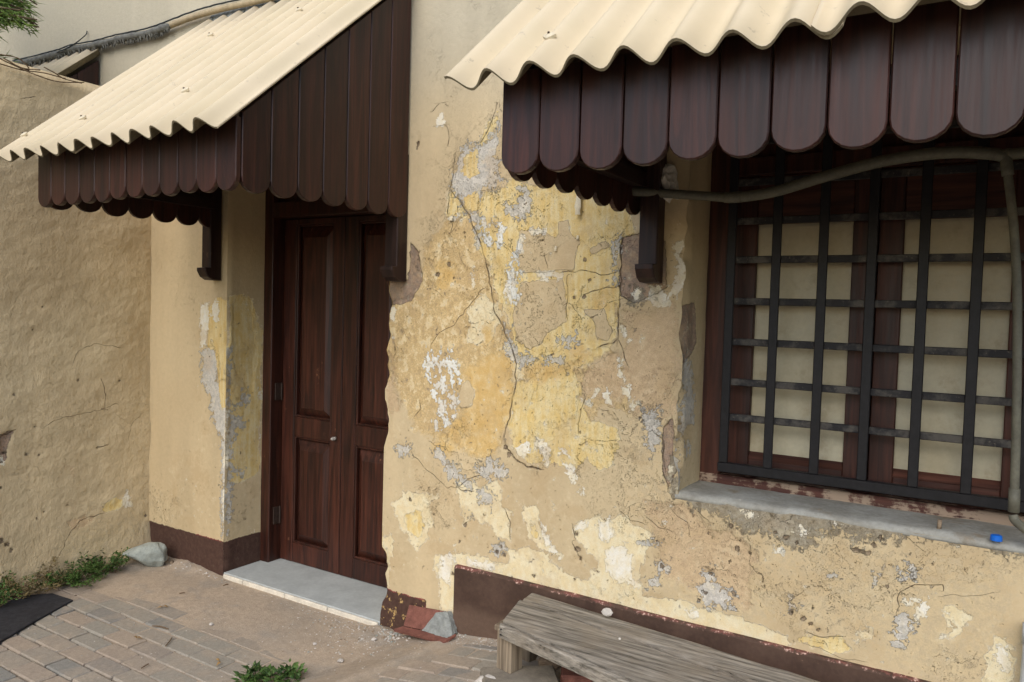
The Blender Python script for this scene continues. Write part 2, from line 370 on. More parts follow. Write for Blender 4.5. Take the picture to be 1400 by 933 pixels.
# ------------------------------------------------------------------ mesh helpers
def tag(o, label=None, cat=None, group=None, kind=None):
    if label: o['label'] = label
    if cat: o['category'] = cat
    if group: o['group'] = group
    if kind: o['kind'] = kind
    return o
def empty(name, loc=(0, 0, 0), parent=None):
    o = bpy.data.objects.new(name, None); COL.objects.link(o); o.location = loc; o.empty_display_size = .1
    if parent: o.parent = parent
    return o
def link(name, me, parent=None, loc=(0, 0, 0)):
    o = bpy.data.objects.new(name, me); COL.objects.link(o); o.location = loc
    if parent: o.parent = parent
    return o
class MB:
    def __init__(s): s.v = []; s.f = []; s.mi = []
    def add(s, vs, fs, mi=0):
        k = len(s.v); s.v += [tuple(v) for v in vs]
        s.f += [tuple(i+k for i in f) for f in fs]; s.mi += [mi]*len(fs)
    def box(s, a, b, mi=0, bev=0.0, mat=None):
        """axis-aligned box a..b, chamfered by bev, optionally transformed"""
        a = Vector(a); b = Vector(b); c = (a+b)/2; h = (b-a)/2
        vs = []; e = bev
        if e <= 0:
            vs = [(sx*h.x, sy*h.y, sz*h.z) for sx in (-1, 1) for sy in (-1, 1) for sz in (-1, 1)]
            fs = [(0,1,3,2),(4,6,7,5),(0,4,5,1),(2,3,7,6),(0,2,6,4),(1,5,7,3)]
        else:
            bm = bmesh.new(); bmesh.ops.create_cube(bm, size=1)
            for v in bm.verts: v.co = Vector((v.co.x*2*h.x, v.co.y*2*h.y, v.co.z*2*h.z))
            bmesh.ops.bevel(bm, geom=bm.edges[:], offset=e, segments=1, affect='EDGES')
            bm.verts.index_update(); vs = [v.co.copy() for v in bm.verts]; fs = [tuple(v.index for v in f.verts) for f in bm.faces]; bm.free()
        vs = [Vector(v)+c for v in vs]
        if mat: vs = [mat @ v for v in vs]
        s.add(vs, fs, mi); return s
    def prism(s, prof, P0, U, V, N, t, bev=0.0, mi=0):
        """outline prof (u,v) on plane P0+uU+vV extruded t along N; front edge chamfered"""
        P0, U, V, N = map(Vector, (P0, U, V, N)); n_ = len(prof)
        ins = []
        for i in range(n_):
            p, q, r_ = Vector(prof[i-1]), Vector(prof[i]), Vector(prof[(i+1) % n_])
            d1 = (q-p).normalized(); d2 = (r_-q).normalized()
            n1 = Vector((-d1.y, d1.x)); n2 = Vector((-d2.y, d2.x)); m = n1+n2
            if m.length < 1e-6: m = n1
            m.normalize(); ins.append(q + m*bev/max(.35, m.dot(n1)))
        rings = [(prof, 0), (prof, t-bev)] + ([(ins, t)] if bev > 0 else [])
        vs = []; 
        for pr, d in rings:
            for u, v in pr: vs.append(P0+U*u+V*v+N*d)
        fs = [tuple(range(n_))[::-1]]
        for k in range(len(rings)-1):
            for i in range(n_):
                j = (i+1) % n_; fs.append((k*n_+i, k*n_+j, (k+1)*n_+j, (k+1)*n_+i))
        fs.append(tuple((len(rings)-1)*n_+i for i in range(n_)))
        s.add(vs, fs, mi); return s
    def tube(s, pts, rad, seg=10, mi=0, jitter=0.0, caps=True):
        pts = [Vector(p) for p in pts]; rads = rad if hasattr(rad, '__len__') else [rad]*len(pts)
        nrm = None; vs = []
        for i, p in enumerate(pts):
            d = (pts[min(i+1, len(pts)-1)]-pts[max(i-1, 0)]).normalized()
            if nrm is None: nrm = d.orthogonal().normalized()
            nrm = (nrm-d*nrm.dot(d)).normalized(); bi = d.cross(nrm)
            for k in range(seg):
                a = 2*math.pi*k/seg; rr = rads[i]*(1+random.uniform(-jitter, jitter))
                vs.append(p+(nrm*math.cos(a)+bi*math.sin(a))*rr)
        fs = [(i*seg+k, i*seg+(k+1) % seg, (i+1)*seg+(k+1) % seg, (i+1)*seg+k) for i in range(len(pts)-1) for k in range(seg)]
        if caps: fs += [tuple(range(seg))[::-1], tuple((len(pts)-1)*seg+k for k in range(seg))]
        s.add(vs, fs, mi); return s
    def mesh(s, name, mats, smooth=False):
        me = bpy.data.meshes.new(name); me.from_pydata(s.v, [], s.f)
        for m in (mats if isinstance(mats, (list, tuple)) else [mats]): me.materials.append(MAT[m] if isinstance(m, str) else m)
        me.polygons.foreach_set('material_index', s.mi)
        me.update()
        bm = bmesh.new(); bm.from_mesh(me); bmesh.ops.recalc_face_normals(bm, faces=bm.faces[:]); bm.to_mesh(me); bm.free()
        if smooth: me.polygons.foreach_set('use_smooth', [True]*len(me.polygons))
        return me
    def build(s, name, mats, parent=None, smooth=False, loc=(0, 0, 0)):
        return link(name, s.mesh(name, mats, smooth), parent, loc)
def smooth_path(pts, n=8):
    pts = [Vector(p) for p in pts]; out = []
    P = [pts[0]*2-pts[1]] + pts + [pts[-1]*2-pts[-2]]
    for i in range(1, len(P)-2):
        for k in range(n):
            t = k/n; a, b, c, d = P[i-1:i+3]
            out.append(.5*((2*b)+(c-a)*t+(2*a-5*b+4*c-d)*t*t+(-a+3*b-3*c+d)*t**3))
    out.append(pts[-1]); return out
def rock(name, mat, size, loc, rot=0, seed=0, label=None, cat='stone', group=None, parent=None, sub=3, flat=.0, amp=.22, wedge=0.0):
    rs = np.random.RandomState(seed)
    bm = bmesh.new(); bmesh.ops.create_icosphere(bm, subdivisions=sub, radius=1)
    dirs = rs.normal(size=(9, 3)); dirs /= np.linalg.norm(dirs, axis=1)[:, None]; ds = rs.uniform(.55, .95, 9)
    ph = rs.uniform(0, 6, (6, 3)); fr = rs.uniform(1.5, 5, (6, 3))
    for v in bm.verts:
        c = v.co
        for d, k in zip(dirs, ds):
            q = c.x*d[0]+c.y*d[1]+c.z*d[2]
            if q > k: c -= Vector(d)*(q-k)*.85
        nn = sum(math.sin(fr[i][0]*c.x*2+ph[i][0])*math.sin(fr[i][1]*c.y*2+ph[i][1])*math.sin(fr[i][2]*c.z*2+ph[i][2]) for i in range(6))
        c *= 1+amp*.25*nn
        v.co = Vector((c.x*size[0]/2, c.y*size[1]/2, c.z*size[2]/2*(1+wedge*c.x)))
    zmin = min(v.co.z for v in bm.verts)
    for v in bm.verts: v.co.z -= zmin
    me = bpy.data.meshes.new(name); bm.to_mesh(me); bm.free(); me.materials.append(MAT[mat])
    o = link(name, me, parent, loc); o.rotation_euler = (0, 0, rot)
    if label: tag(o, label, cat, group)
    return o

# numpy noise
def vnoise(u, v, seed):
    rs = np.random.RandomState(seed); T = rs.rand(256, 256)
    iu = np.floor(u).astype(int); iv = np.floor(v).astype(int); fu = u-iu; fv = v-iv
    fu = fu*fu*(3-2*fu); fv = fv*fv*(3-2*fv)
    g = lambda a, b: T[a % 256, b % 256]
    return (g(iu, iv)*(1-fu)+g(iu+1, iv)*fu)*(1-fv)+(g(iu, iv+1)*(1-fu)+g(iu+1, iv+1)*fu)*fv
def fbm(u, v, sc, oc=4, seed=0, gain=.5):
    s_ = 0; a = 1; t = 0
    for k in range(oc):
        s_ = s_+a*(vnoise(u*sc*2**k+11.3*k, v*sc*2**k+5.7*k, seed+k)-.5); t += a; a *= gain
    return s_/t*2
def sstep(x, a, b):
    t = np.clip((x-a)/(b-a), 0, 1); return t*t*(3-2*t)
def sdf_poly(U, V, poly, out, margin=.12):
    """signed distance (positive inside) folded into out with max"""
    P_ = np.array(poly); lo = P_.min(0)-margin; hi = P_.max(0)+margin
    idx = np.nonzero((U > lo[0]) & (U < hi[0]) & (V > lo[1]) & (V < hi[1]))[0]
    if len(idx) == 0: return
    u = U[idx]; v = V[idx]; d = np.full(len(idx), 1e9); ins = np.zeros(len(idx), bool)
    for i in range(len(P_)):
        a = P_[i-1]; b = P_[i]; e = b-a; L = (e*e).sum()+1e-12
        t = np.clip(((u-a[0])*e[0]+(v-a[1])*e[1])/L, 0, 1)
        d = np.minimum(d, np.hypot(u-a[0]-t*e[0], v-a[1]-t*e[1]))
        c = ((a[1] > v) != (b[1] > v)) & (u < (b[0]-a[0])*(v-a[1])/(b[1]-a[1]+1e-12)+a[0])
        ins ^= c
    out[idx] = np.maximum(out[idx], np.where(ins, d, -d))
def sdf_line(U, V, line, wd, out, env):
    """signed offset from a crack in units of its width, and how near it is"""
    P_ = np.array(line); lo = P_.min(0)-.03; hi = P_.max(0)+.03
    idx = np.nonzero((U > lo[0]) & (U < hi[0]) & (V > lo[1]) & (V < hi[1]))[0]
    if len(idx) == 0: return
    u = U[idx]; v = V[idx]; d = np.full(len(idx), 1e9); sg = np.ones(len(idx))
    for i in range(1, len(P_)):
        a = P_[i-1]; b = P_[i]; e = b-a; L = (e*e).sum()+1e-12
        t = np.clip(((u-a[0])*e[0]+(v-a[1])*e[1])/L, 0, 1)
        dd = np.hypot(u-a[0]-t*e[0], v-a[1]-t*e[1]); c = np.sign(e[0]*(v-a[1])-e[1]*(u-a[0]))
        k = dd < d; d = np.where(k, dd, d); sg = np.where(k, c, sg)
    en = np.clip(1-d/.022, 0, 1); k = en > env[idx]
    env[idx] = np.where(k, en, env[idx]); out[idx] = np.where(k, sg*d/wd*.0022, out[idx])

# ------------------------------------------------------------------ traced paint patches (photo pixels on the wall plane)
FRONT = dict(
 dmg=[[(527,400),(575,330),(620,215),(690,150),(700,240),(870,280),(930,300),(950,420),(930,660),(1000,700),(1400,740),(1400,933),(1250,925),(1000,868),(620,770),(527,800)]],
 tan=[[(850,420),(930,410),(935,560),(925,680),(1000,720),(1130,728),(1400,750),(1400,960),(1250,920),(1100,880),(960,830),(890,800),(900,750),(860,720),(865,640),(850,560)]],
 mott=[[(524,412),(575,400),(577,335),(600,325),(615,300),(650,290),(705,400),(712,500),(690,610),(655,625),(600,600),(565,590),(560,560),(545,540),(524,520)],
       [(740,520),(830,470),(860,520),(855,560),(820,560),(790,600),(740,610),(720,560)]],
 cream=[[(712,262),(770,255),(830,275),(860,290),(850,330),(820,350),(790,330),(760,320),(730,330),(712,320)],
        [(539,688),(552,676),(575,676),(582,671),(603,675),(603,685),(592,690),(590,715),(585,735),(578,742),(572,752),(567,750),(558,730),(547,720),(540,705)],
        [(618,655),(640,658),(655,665),(680,655),(690,690),(703,700),(697,715),(698,740),(680,735),(670,720),(650,715),(638,722),(630,720),(627,700),(630,680)],
        [(596,760),(615,752),(650,762),(690,770),(740,765),(790,790),(840,800),(900,815),(960,832),(1060,860),(1100,880),(1060,892),(1000,873),(900,846),(800,820),(700,794),(628,775),(627,835),(602,838),(600,800)],
        [(713,695),(733,692),(740,715),(752,740),(767,762),(750,755),(735,750),(722,740),(716,715)],
        [(783,725),(795,708),(820,712),(835,715),(850,708),(880,720),(895,730),(882,760),(878,800),(890,830),(850,825),(820,815),(800,800),(815,770),(800,745)],
        [(694,752),(722,745),(750,757),(752,775),(735,782),(700,778)],
        [(1300,835),(1316,838),(1328,845),(1318,855),(1316,868),(1300,872),(1305,850)],
        [(1362,870),(1378,872),(1385,900),(1380,935),(1350,930),(1352,905)],
        [(520,735),(535,730),(540,760),(530,800),(520,800)],
        [(1168,862),(1190,855),(1205,870),(1195,880),(1172,876)],
        [(690,470),(715,470),(720,520),(700,525)],[(640,430),(660,400),(690,430),(670,470),(640,470)]],
 yellow=[[(690,258),(700,245),(760,250),(800,262),(860,285),(870,330),(850,345),(848,400),(845,470),(800,500),(760,510),(720,500),(700,470),(672,380),(657,340),(650,315),(656,290),(660,262)],
         [(612,270),(622,262),(632,282),(640,300),(625,300),(612,296)],
         [(693,600),(690,560),(705,520),(780,505),(790,520),(800,560),(815,590),(800,600),(800,635),(785,648),(760,640),(740,640),(725,640),(705,620)],
         [(655,200),(668,175),(682,150),(682,168),(668,190)],
         [(800,575),(840,585),(850,610),(830,640),(805,635)],
         [(1075,868),(1110,862),(1150,872),(1165,890),(1130,893),(1080,880)],
         [(552,705),(575,700),(582,725),(570,735),(555,722)],[(722,715),(735,712),(738,738),(726,740)]],
 ochre=[[(637,511),(670,489),(702,489),(704,526),(691,581),(683,607),(670,624),(640,609),(606,626),(593,620),(599,599),(612,577),(640,556),(649,534),(640,517)],
        [(655,450),(672,445),(675,468),(660,470)],[(712,500),(770,495),(800,485),(795,500),(740,520),(715,525)],
        [(770,475),(795,470),(800,485),(780,492)],[(840,395),(820,400),(812,425),(828,420)],[(555,390),(572,388),(575,400),(560,408)],[(600,365),(622,362),(625,385),(602,388)]],
 grey=[[(622,212),(635,198),(652,200),(670,190),(680,165),(683,230),(690,250),(672,262),(660,258),(655,275),(655,300),(662,325),(657,335),(645,305),(632,280),(620,260),(618,240)],
       [(712,240),(725,262),(726,285),(712,300),(695,295),(692,283),(705,285),(712,265)],
       [(648,640),(665,632),(672,622),(675,632),(695,640),(690,653),(670,657),(655,650)],
       [(652,668),(665,666),(678,680),(675,697),(665,692),(655,690)],
       [(600,610),(620,640),(645,658),(640,668),(615,655),(590,622)],
       [(875,740),(895,735),(910,745),(895,752)],[(898,770),(910,765),(912,780),(900,785)],[(885,790),(900,785),(902,800),(888,800)],
       [(960,780),(972,778),(975,792),(962,795)],[(950,800),(970,795),(1000,810),(1000,830),(960,828)],
       [(688,440),(700,450),(705,490),(698,495),(690,470)],[(765,465),(790,455),(797,465),(775,475)],[(742,488),(760,490),(775,487),(770,497),(745,500)],
       [(703,488),(722,485),(728,495),(710,505)],[(838,330),(848,325),(846,385),(836,388)],[(540,610),(558,607),(565,620),(545,625)],
       [(1225,775),(1245,765),(1260,780),(1255,790),(1230,795)],[(1195,785),(1207,783),(1208,793),(1197,793)],[(1130,783),(1146,786),(1140,792),(1130,790)],
       [(1235,835),(1250,850),(1245,870),(1225,880),(1220,862)],[(880,560),(900,555),(905,600),(890,625),(880,600)],[(1075,815),(1085,810),(1088,835),(1070,845)],[(670,745),(690,740),(692,760),(675,765)],[(636,708),(645,700),(650,712),(640,720)]],
 cem=[[(908,668),(918,640),(926,600),(932,600),(930,672),(945,690),(965,702),(1000,712),(1035,728),(1052,735),(1090,738),(1120,728),(1150,726),(1168,742),(1180,734),(1210,733),(1260,740),(1340,746),(1400,756),(1400,715),(1300,705),(1100,680),(960,650),(925,680)],[(1060,720),(1100,725),(1115,745),(1085,748),(1065,738)],[(870,398),(895,400),(885,422),(860,418)]],
 raw=[[(850,325),(885,318),(910,330),(912,395),(890,405),(870,415),(850,405),(846,380)],
      [(562,332),(573,345),(577,385),(562,412),(548,416),(526,416),(526,385),(557,383),(560,350)],
      [(905,585),(922,570),(928,640),(912,670),(905,640)]],
 rose=[[(848,422),(925,412),(932,480),(925,560),(905,575),(870,560),(850,510)],
       [(800,510),(845,480),(850,540),(830,560),(800,545)],[(527,480),(540,480),(545,560),(527,575)],
       [(880,690),(930,690),(1000,730),(1040,760),(1020,830),(950,810),(900,780)]],
 beige=[[(712,315),(745,318),(760,325),(770,312),(795,330),(788,345),(785,371),(710,372),(708,345)],
        [(712,386),(770,380),(774,400),(774,440),(750,455),(740,470),(725,478),(705,465),(700,430)],
        [(800,424),(825,424),(840,455),(830,468),(815,465),(812,440)],
        [(630,528),(640,520),(648,535),(645,555),(630,560),(622,548)],[(805,340),(828,332),(832,338),(808,348)],[(762,305),(776,302),(778,318),(765,320)]],
 yel2=[[(632,212),(652,206),(654,235),(640,243),(630,235)],[(635,270),(650,262),(656,285),(645,292),(634,284)]],
 white=[[(705,612),(723,602),(725,618),(715,625),(705,620)],[(730,605),(742,602),(753,615),(752,635),(745,638),(735,620)],[(762,610),(778,612),(778,622),(768,628)],[(768,632),(788,640),(790,655),(783,660),(775,650)],
        [(737,712),(745,720),(755,745),(767,765),(755,758),(742,740)],[(786,725),(795,709),(803,715),(795,725)],[(815,720),(832,710),(838,735),(822,740)],[(828,752),(850,745),(864,762),(866,790),(845,797),(830,780)],[(862,790),(875,792),(872,805),(860,800)],
        [(922,333),(938,330),(940,395),(925,408),(915,395),(925,370)],[(885,395),(905,392),(917,403),(912,418),(895,420),(883,410)],[(862,402),(872,398),(870,408)],
        [(849,448),(856,450),(858,468),(866,464),(858,472),(848,462)],[(846,490),(851,492),(848,517),(843,515)],[(822,540),(830,530),(836,545),(828,556)],[(800,548),(815,535),(812,545),(801,556)],[(855,525),(861,530),(858,540),(854,535)],[(862,545),(868,550),(864,560)],
        [(530,420),(540,422),(537,440),(530,440)],[(529,455),(538,462),(534,470)],
        [(1256,824),(1270,820),(1266,842),(1252,847)],[(1238,822),(1250,820),(1248,828),(1240,828)],[(1060,745),(1070,748),(1070,757),(1060,758)],[(1090,718),(1102,725),(1100,732),(1090,728)],
        [(712,325),(716,318),(716,345),(709,345)],[(722,313),(750,314),(745,320),(724,320)],[(735,372),(770,373),(768,382),(740,384)],[(700,350),(708,380),(698,420),(690,400)],[(640,375),(650,365),(648,395)],
        [(612,297),(628,292),(630,302),(614,304)],[(598,160),(606,153),(608,170),(596,174)],[(1140,712),(1150,714),(1140,718)],[(903,712),(912,716),(905,722)],
        [(602,762),(618,752),(622,765),(614,800),(600,790)],[(640,765),(680,772),(676,780),(640,774)],
        [(1362,885),(1376,880),(1380,915),(1366,920)],[(940,835),(955,832),(958,845),(942,845)],[(790,672),(796,668),(798,676)],[(1015,700),(1040,704),(1030,708)]],
 flake=[[(580,478),(618,478),(632,518),(625,560),(618,578),(602,594),(588,590),(596,560),(586,530),(576,505)],
        [(690,360),(712,330),(712,430),(700,440)],[(655,300),(690,300),(690,340),(660,340)]],
)
FRONT_PITS = [(800,356,4),(806,383,3),(799,405,2.5),(785,408,3),(783,420,3),(613,362,3),(620,380,3),(598,376,2),(756,484,2),(742,330,2),(690,612,5),(696,622,4),
  (1098,845,7),(1108,855,6),(1082,838,6),(1112,830,4),(1118,862,3),(1170,753,6),(1178,756,4),(1216,772,2.5),(1212,802,2),(1275,772,3),(1187,865,3),(1196,871,3),
  (640,712,3),(636,718,4),(678,755,4),(688,760,4),(684,748,3),(662,705,3),(785,793,2),(700,790,2),(618,785,4),(788,730,3),(790,752,5),(792,764,4),(897,740,4),(905,775,3),(970,785,3),(968,730,4),(1000,720,4),(1010,740,4),(1026,757,3),(1008,750,4),
  (956,820,3),(962,810,2),(1002,812,2),(975,718,3),(730,788,4),(560,683,3),(592,703,1.5),(628,740,1.5),(1205,735,2),(1240,730,2),(1060,728,4),(1075,735,5),(1090,742,4),(1195,745,3),(1187,757,2),
  (570,200,5),(571,195,4)]
FRONT_CRACKS = [([(618,262),(630,275),(640,292),(650,315),(660,345),(664,357)],.0035),([(664,357),(668,372),(672,400),(676,428),(688,448),(698,475),(705,497),(704,530),(697,570),(688,600)],.004),
  ([(688,600),(692,612),(702,625),(720,638),(740,642)],.005),([(770,372),(800,370),(830,376),(843,372)],.0025),([(850,328),(848,400),(845,450),(846,462),(838,470),(820,474)],.0035),([(775,378),(775,435)],.002),([(802,402),(820,396),(845,392)],.0025),
  ([(562,618),(580,640),(598,655),(612,668),(628,665),(640,655),(655,650)],.0018),([(625,660),(632,672),(645,672)],.003),([(846,465),(852,480),(858,500)],.0025),([(790,590),(794,560),(800,545)],.002),
  ([(622,212),(620,240),(614,268),(612,292)],.0025),([(655,198),(668,178),(680,140)],.003),([(592,152),(602,140),(612,145)],.003),([(595,175),(610,172),(614,190),(612,200)],.0025),([(1225,840),(1230,810),(1250,800),(1290,800),(1290,808)],.0017),([(1290,815),(1330,815),(1360,810)],.0008),
  ([(1105,865),(1125,872),(1150,870)],.0015),([(850,700),(862,712),(880,716)],.0016),([(885,708),(900,722),(915,725)],.0016),([(920,700),(940,715),(942,730)],.0014),([(955,700),(968,712)],.0018),([(692,700),(698,715),(697,735)],.003),
  ([(784,745),(790,758),(792,765)],.003),([(783,722),(786,735)],.003),([(745,352),(748,362)],.002),([(1100,880),(1150,900),(1180,905)],.0008),([(660,395),(640,420),(620,445),(600,455),(590,470)],.002),([(620,300),(615,320),(622,312)],.002),([(574,552),(575,560),(568,568)],.003),([(895,592),(905,600),(908,640)],.003)]
JAMB = dict(   # right-facing side of the pillar, plane x = -3.56
 yellow=[[(313,405),(345,408),(352,430),(358,450),(356,640),(340,655),(312,660)]],
 grey=[[(313,480),(318,500),(316,560),(330,575),(338,577),(322,590),(318,640),(316,700),(311,735),(309,735),(311,560)],[(330,530),(340,535),(340,555),(328,552)],[(318,640),(335,640),(332,650),(320,650)]],
 mott=[[(318,415),(345,412),(352,470),(345,540),(320,520)]],
 dmg=[[(310,400),(358,400),(358,760),(306,760)]],
 white=[[(309,560),(313,560),(313,640),(309,640)],[(355,530),(358,530),(358,545),(354,545)],[(353,590),(357,590),(357,602),(353,602)]],
)
PILLAR = dict(
 grey=[[(275,478),(292,470),(300,500),(298,520),(306,520),(311,500),(311,620),(308,740),(303,735),(303,600),(296,590),(288,570),(287,545),(276,520)]],
 yel2=[[(284,420),(300,408),(313,407),(312,520),(302,560),(298,520),(294,480),(284,475)],[(303,535),(310,530),(309,555),(302,558)]],
 white=[[(275,416),(285,415),(286,440),(283,470),(274,478),(274,440)],[(290,414),(299,413),(298,440),(292,438)],[(310,515),(313,515),(313,600),(309,640),(306,640)],[(306,660),(311,650),(310,738),(305,735)]],
 dmg=[[(262,400),(313,400),(308,745),(206,715),(206,660),(262,600)]],
)
LEFTWALL = dict(   # plane x = -4.26
 raw=[[(0,596),(14,588),(20,590),(12,612),(10,630),(0,634)]],
 white=[[(168,678),(175,668),(177,692),(170,695)],[(0,622),(6,624),(8,634),(0,636)]],
 yellow=[[(140,690),(155,680),(168,682),(165,695),(140,702)]],
 tan=[[(100,720),(150,700),(200,705),(200,748),(140,765),(90,765),(70,750)]],
 rose=[[(78,632),(95,632),(100,645),(85,645)],[(85,680),(100,685),(105,697),(92,695)],[(95,715),(120,705),(118,715),(98,725)]],
)
LEFT_PITS = [(49,584,2),(134,612,2),(8,620,5),(3,632,4),(43,651,2),(40,672,1.5),(86,680,3),(94,692,3),(120,673,1.5),(61,701,2),(52,709,1.5),(94,721,2.5),(198,704,3),(160,690,3),(10,745,6),(2,740,6),(16,752,5),(38,622,1.5),(56,622,1.5),(82,635,2),(20,540,1.5),(47,451,1.2),(108,520,2),(2,668,2),(163,520,1.2),(60,420,1.2)]
LEFT_CRACKS = [([(140,520),(145,540),(143,560)],.003),([(80,760),(95,730),(110,712),(140,702)],.003),([(60,585),(75,575),(90,570),(140,560),(160,552)],.0018),([(134,612),(147,608)],.003),([(175,600),(180,580),(190,570)],.0015),([(0,600),(12,594),(21,588)],.005),([(100,500),(108,480),(130,470),(165,475)],.0015),([(30,135),(45,132)],.003)]

# ------------------------------------------------------------------ plaster sheets
def breaks(a, b, step, must=()):
    ks = sorted(set([a, b]+[m for m in must if a < m < b])); out = []
    for p, q in zip(ks[:-1], ks[1:]):
        n_ = max(1, int(round((q-p)/step))); out += list(np.linspace(p, q, n_+1)[:-1])
    return np.array(out+[b])
def proj(polys, axis, val):
    keep = (0, 2) if axis == 1 else (1, 2)
    return [[tuple(pix(x, y, axis, val)[k] for k in keep) for x, y in p] for p in polys]
def new_attrs(n_): return {k: np.full(n_, 0. if k == 'cenv' else -.2) for k in LAYERS}
def paint(A, U, V, axis, val, polys, pits=(), cracks=()):
    for k, ps in polys.items():
        for p in proj(ps, axis, val): sdf_poly(U, V, p, A[k], .15)
    keep = (0, 2) if axis == 1 else (1, 2)
    for x, y, r_ in pits:
        p = pix(x, y, axis, val); q = pix(x+r_, y, axis, val); rad = max(.006, (q-p).length*.6)
        c = [p[k] for k in keep]; d = np.hypot((U-c[0])*1.0, V-c[1]); A['pit'] = np.maximum(A['pit'], rad-d)
    A['cenv'][:] = 0
    for ln, wd in cracks:
        pl = proj([ln], axis, val)[0]; fine = [pl[0]]
        for a, b in zip(pl[:-1], pl[1:]):
            L = math.hypot(b[0]-a[0], b[1]-a[1]); k = max(1, int(L/.022))
            for i in range(1, k+1):
                j = .006 if i < k else 0
                fine.append((a[0]+(b[0]-a[0])*i/k+random.uniform(-j, j), a[1]+(b[1]-a[1])*i/k+random.uniform(-j, j)))
        sdf_line(U, V, fine, wd, A['crack'], A['cenv'])
class Sheets:
    """several plaster sheets collected in one mesh with paint attributes"""
    def __init__(s): s.V = []; s.F = []; s.A = {k: [] for k in LAYERS+['bchip']+SOFT}; s.n = 0
    def sheet(s, us, vs, f, A_fn, disp, holes=()):
        U, V = np.meshgrid(us, vs, indexing='ij'); U = U.ravel(); V = V.ravel()
        P_ = f(U, V); A = new_attrs(len(U)); A['dmg'][:] = -.2; bch = np.zeros(len(U))
        A_fn(A, U, V, bch)
        A['dmg'] = sstep(A['dmg']+.06*fbm(U, V, 6, 3, 5), -.06, .1)
        P_ = disp(P_, U, V, A)
        nu, nv = len(us), len(vs); I = np.arange(nu*nv).reshape(nu, nv)
        cu = (us[:-1]+us[1:])/2; cv = (vs[:-1]+vs[1:])/2
        ok = np.ones((nu-1, nv-1), bool)
        for u0, u1, v0, v1 in holes:
            ok &= ~(((cu > u0) & (cu < u1))[:, None] & ((cv > v0) & (cv < v1))[None, :])
        q = np.stack([I[:-1, :-1], I[1:, :-1], I[1:, 1:], I[:-1, 1:]], -1)[ok]
        s.V.append(P_); s.F.append(q+s.n); s.n += len(P_)
        for k in LAYERS: s.A[k].append(A[k])
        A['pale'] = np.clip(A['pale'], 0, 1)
        s.A['bchip'].append(bch)
        for k, a in (('n1', .55*fbm(U, V, 11, 3, 101)), ('big', .5*fbm(U, V, 1.7, 3, 111)), ('streak', .5*fbm(U, V*.12, 8, 3, 121)), ('hair', sstep(fbm(U, V, 3.3, 2, 131), .05, .25)),
                     ('wx', U+.10*fbm(U, V, 9, 3, 141)), ('wz', V+.10*fbm(U, V, 9, 3, 151))): s.A[k].append(a)
    def mesh(s, name, mat, extra=None):
        V = np.concatenate(s.V); Fq = np.concatenate(s.F)
        me = bpy.data.meshes.new(name)
        me.vertices.add(len(V)); me.vertices.foreach_set('co', V.astype(np.float32).ravel())
        me.loops.add(len(Fq)*4); me.loops.foreach_set('vertex_index', Fq.astype(np.int32).ravel())
        me.polygons.add(len(Fq)); me.polygons.foreach_set('loop_start', np.arange(len(Fq), dtype=np.int32)*4)
        me.update(calc_edges=True)
        for k, a in s.A.items():
            at = me.attributes.new(k, 'FLOAT', 'POINT'); at.data.foreach_set('value', np.concatenate(a).astype(np.float32))
        me.polygons.foreach_set('use_smooth', [True]*len(Fq)); me.materials.append(MAT[mat]); me.update(); return me

DX0, DX1, DZ = -3.56, -2.40, 2.36            # door opening
WX0, WX1, WZ0, WZ1 = -.95, .27, .865, 2.46   # window opening
LX = -4.26                                   # boundary wall face
def relief(U, V, A, sd=0):
    d = .0045*fbm(U, V, 2.2, 3, 20+sd)+.0016*fbm(U, V, 14, 3, 30+sd)
    j = .012*fbm(U, V, 20, 3, 40+sd)
    for k, dep in (('raw', .007), ('rose', .003), ('mott', .0025), ('yellow', .0015), ('grey', .002), ('pit', .008), ('ochre', .001), ('cream', .001)):
        d = d+dep*sstep(A[k]+j, -.004, .006)
    d = d-.0015*sstep(A['beige']+j, -.004, .006)
    return d
def chip_edge(P_):
    """ragged outer corner of the wall beside the door and round the window"""
    z = P_[:, 2]; y = P_[:, 1]; x = P_[:, 0]
    c = np.clip(fbm(z, z*0+3.3, 7, 4, 77)+.12, 0, 1)*.05*sstep(z, 1.75, 1.6)
    fall = np.clip(1-np.hypot(x-DX1, y)/.05, 0, 1)
    P_[:, 0] += c*fall; P_[:, 1] += c*fall*.35
    c2 = np.clip(fbm(z, z*0+9.1, 9, 4, 78)+.05, 0, 1)*.04
    fall = np.clip(1-np.hypot(x-WX0, y)/.05, 0, 1)*(z > WZ0-.03)*(z < WZ1)
    P_[:, 0] -= c2*fall; P_[:, 1] += c2*fall*.5
    c3 = (.006+np.clip(fbm(z, z*0+5.1, 12, 3, 79), 0, 1)*.012)
    fall = np.clip(1-np.hypot(x-DX0, y)/.03, 0, 1)
    P_[:, 0] -= c3*fall; P_[:, 1] += c3*fall
    return P_
building = empty('building', (0, 0, 0))
tag(building, 'old plastered building with peeling cream and yellow paint, brown door and barred window', 'building')
S = Sheets()
def band_front(A, U, V):
    top = .203+0*U
    b = np.where(U < -3.3, top-V, np.where(U > -2.11, -.2, .198-V))
    A['band'] = np.maximum(A['band'], np.minimum(b, np.where(U > -2.5, (-2.125-U)*1.0, 1)))
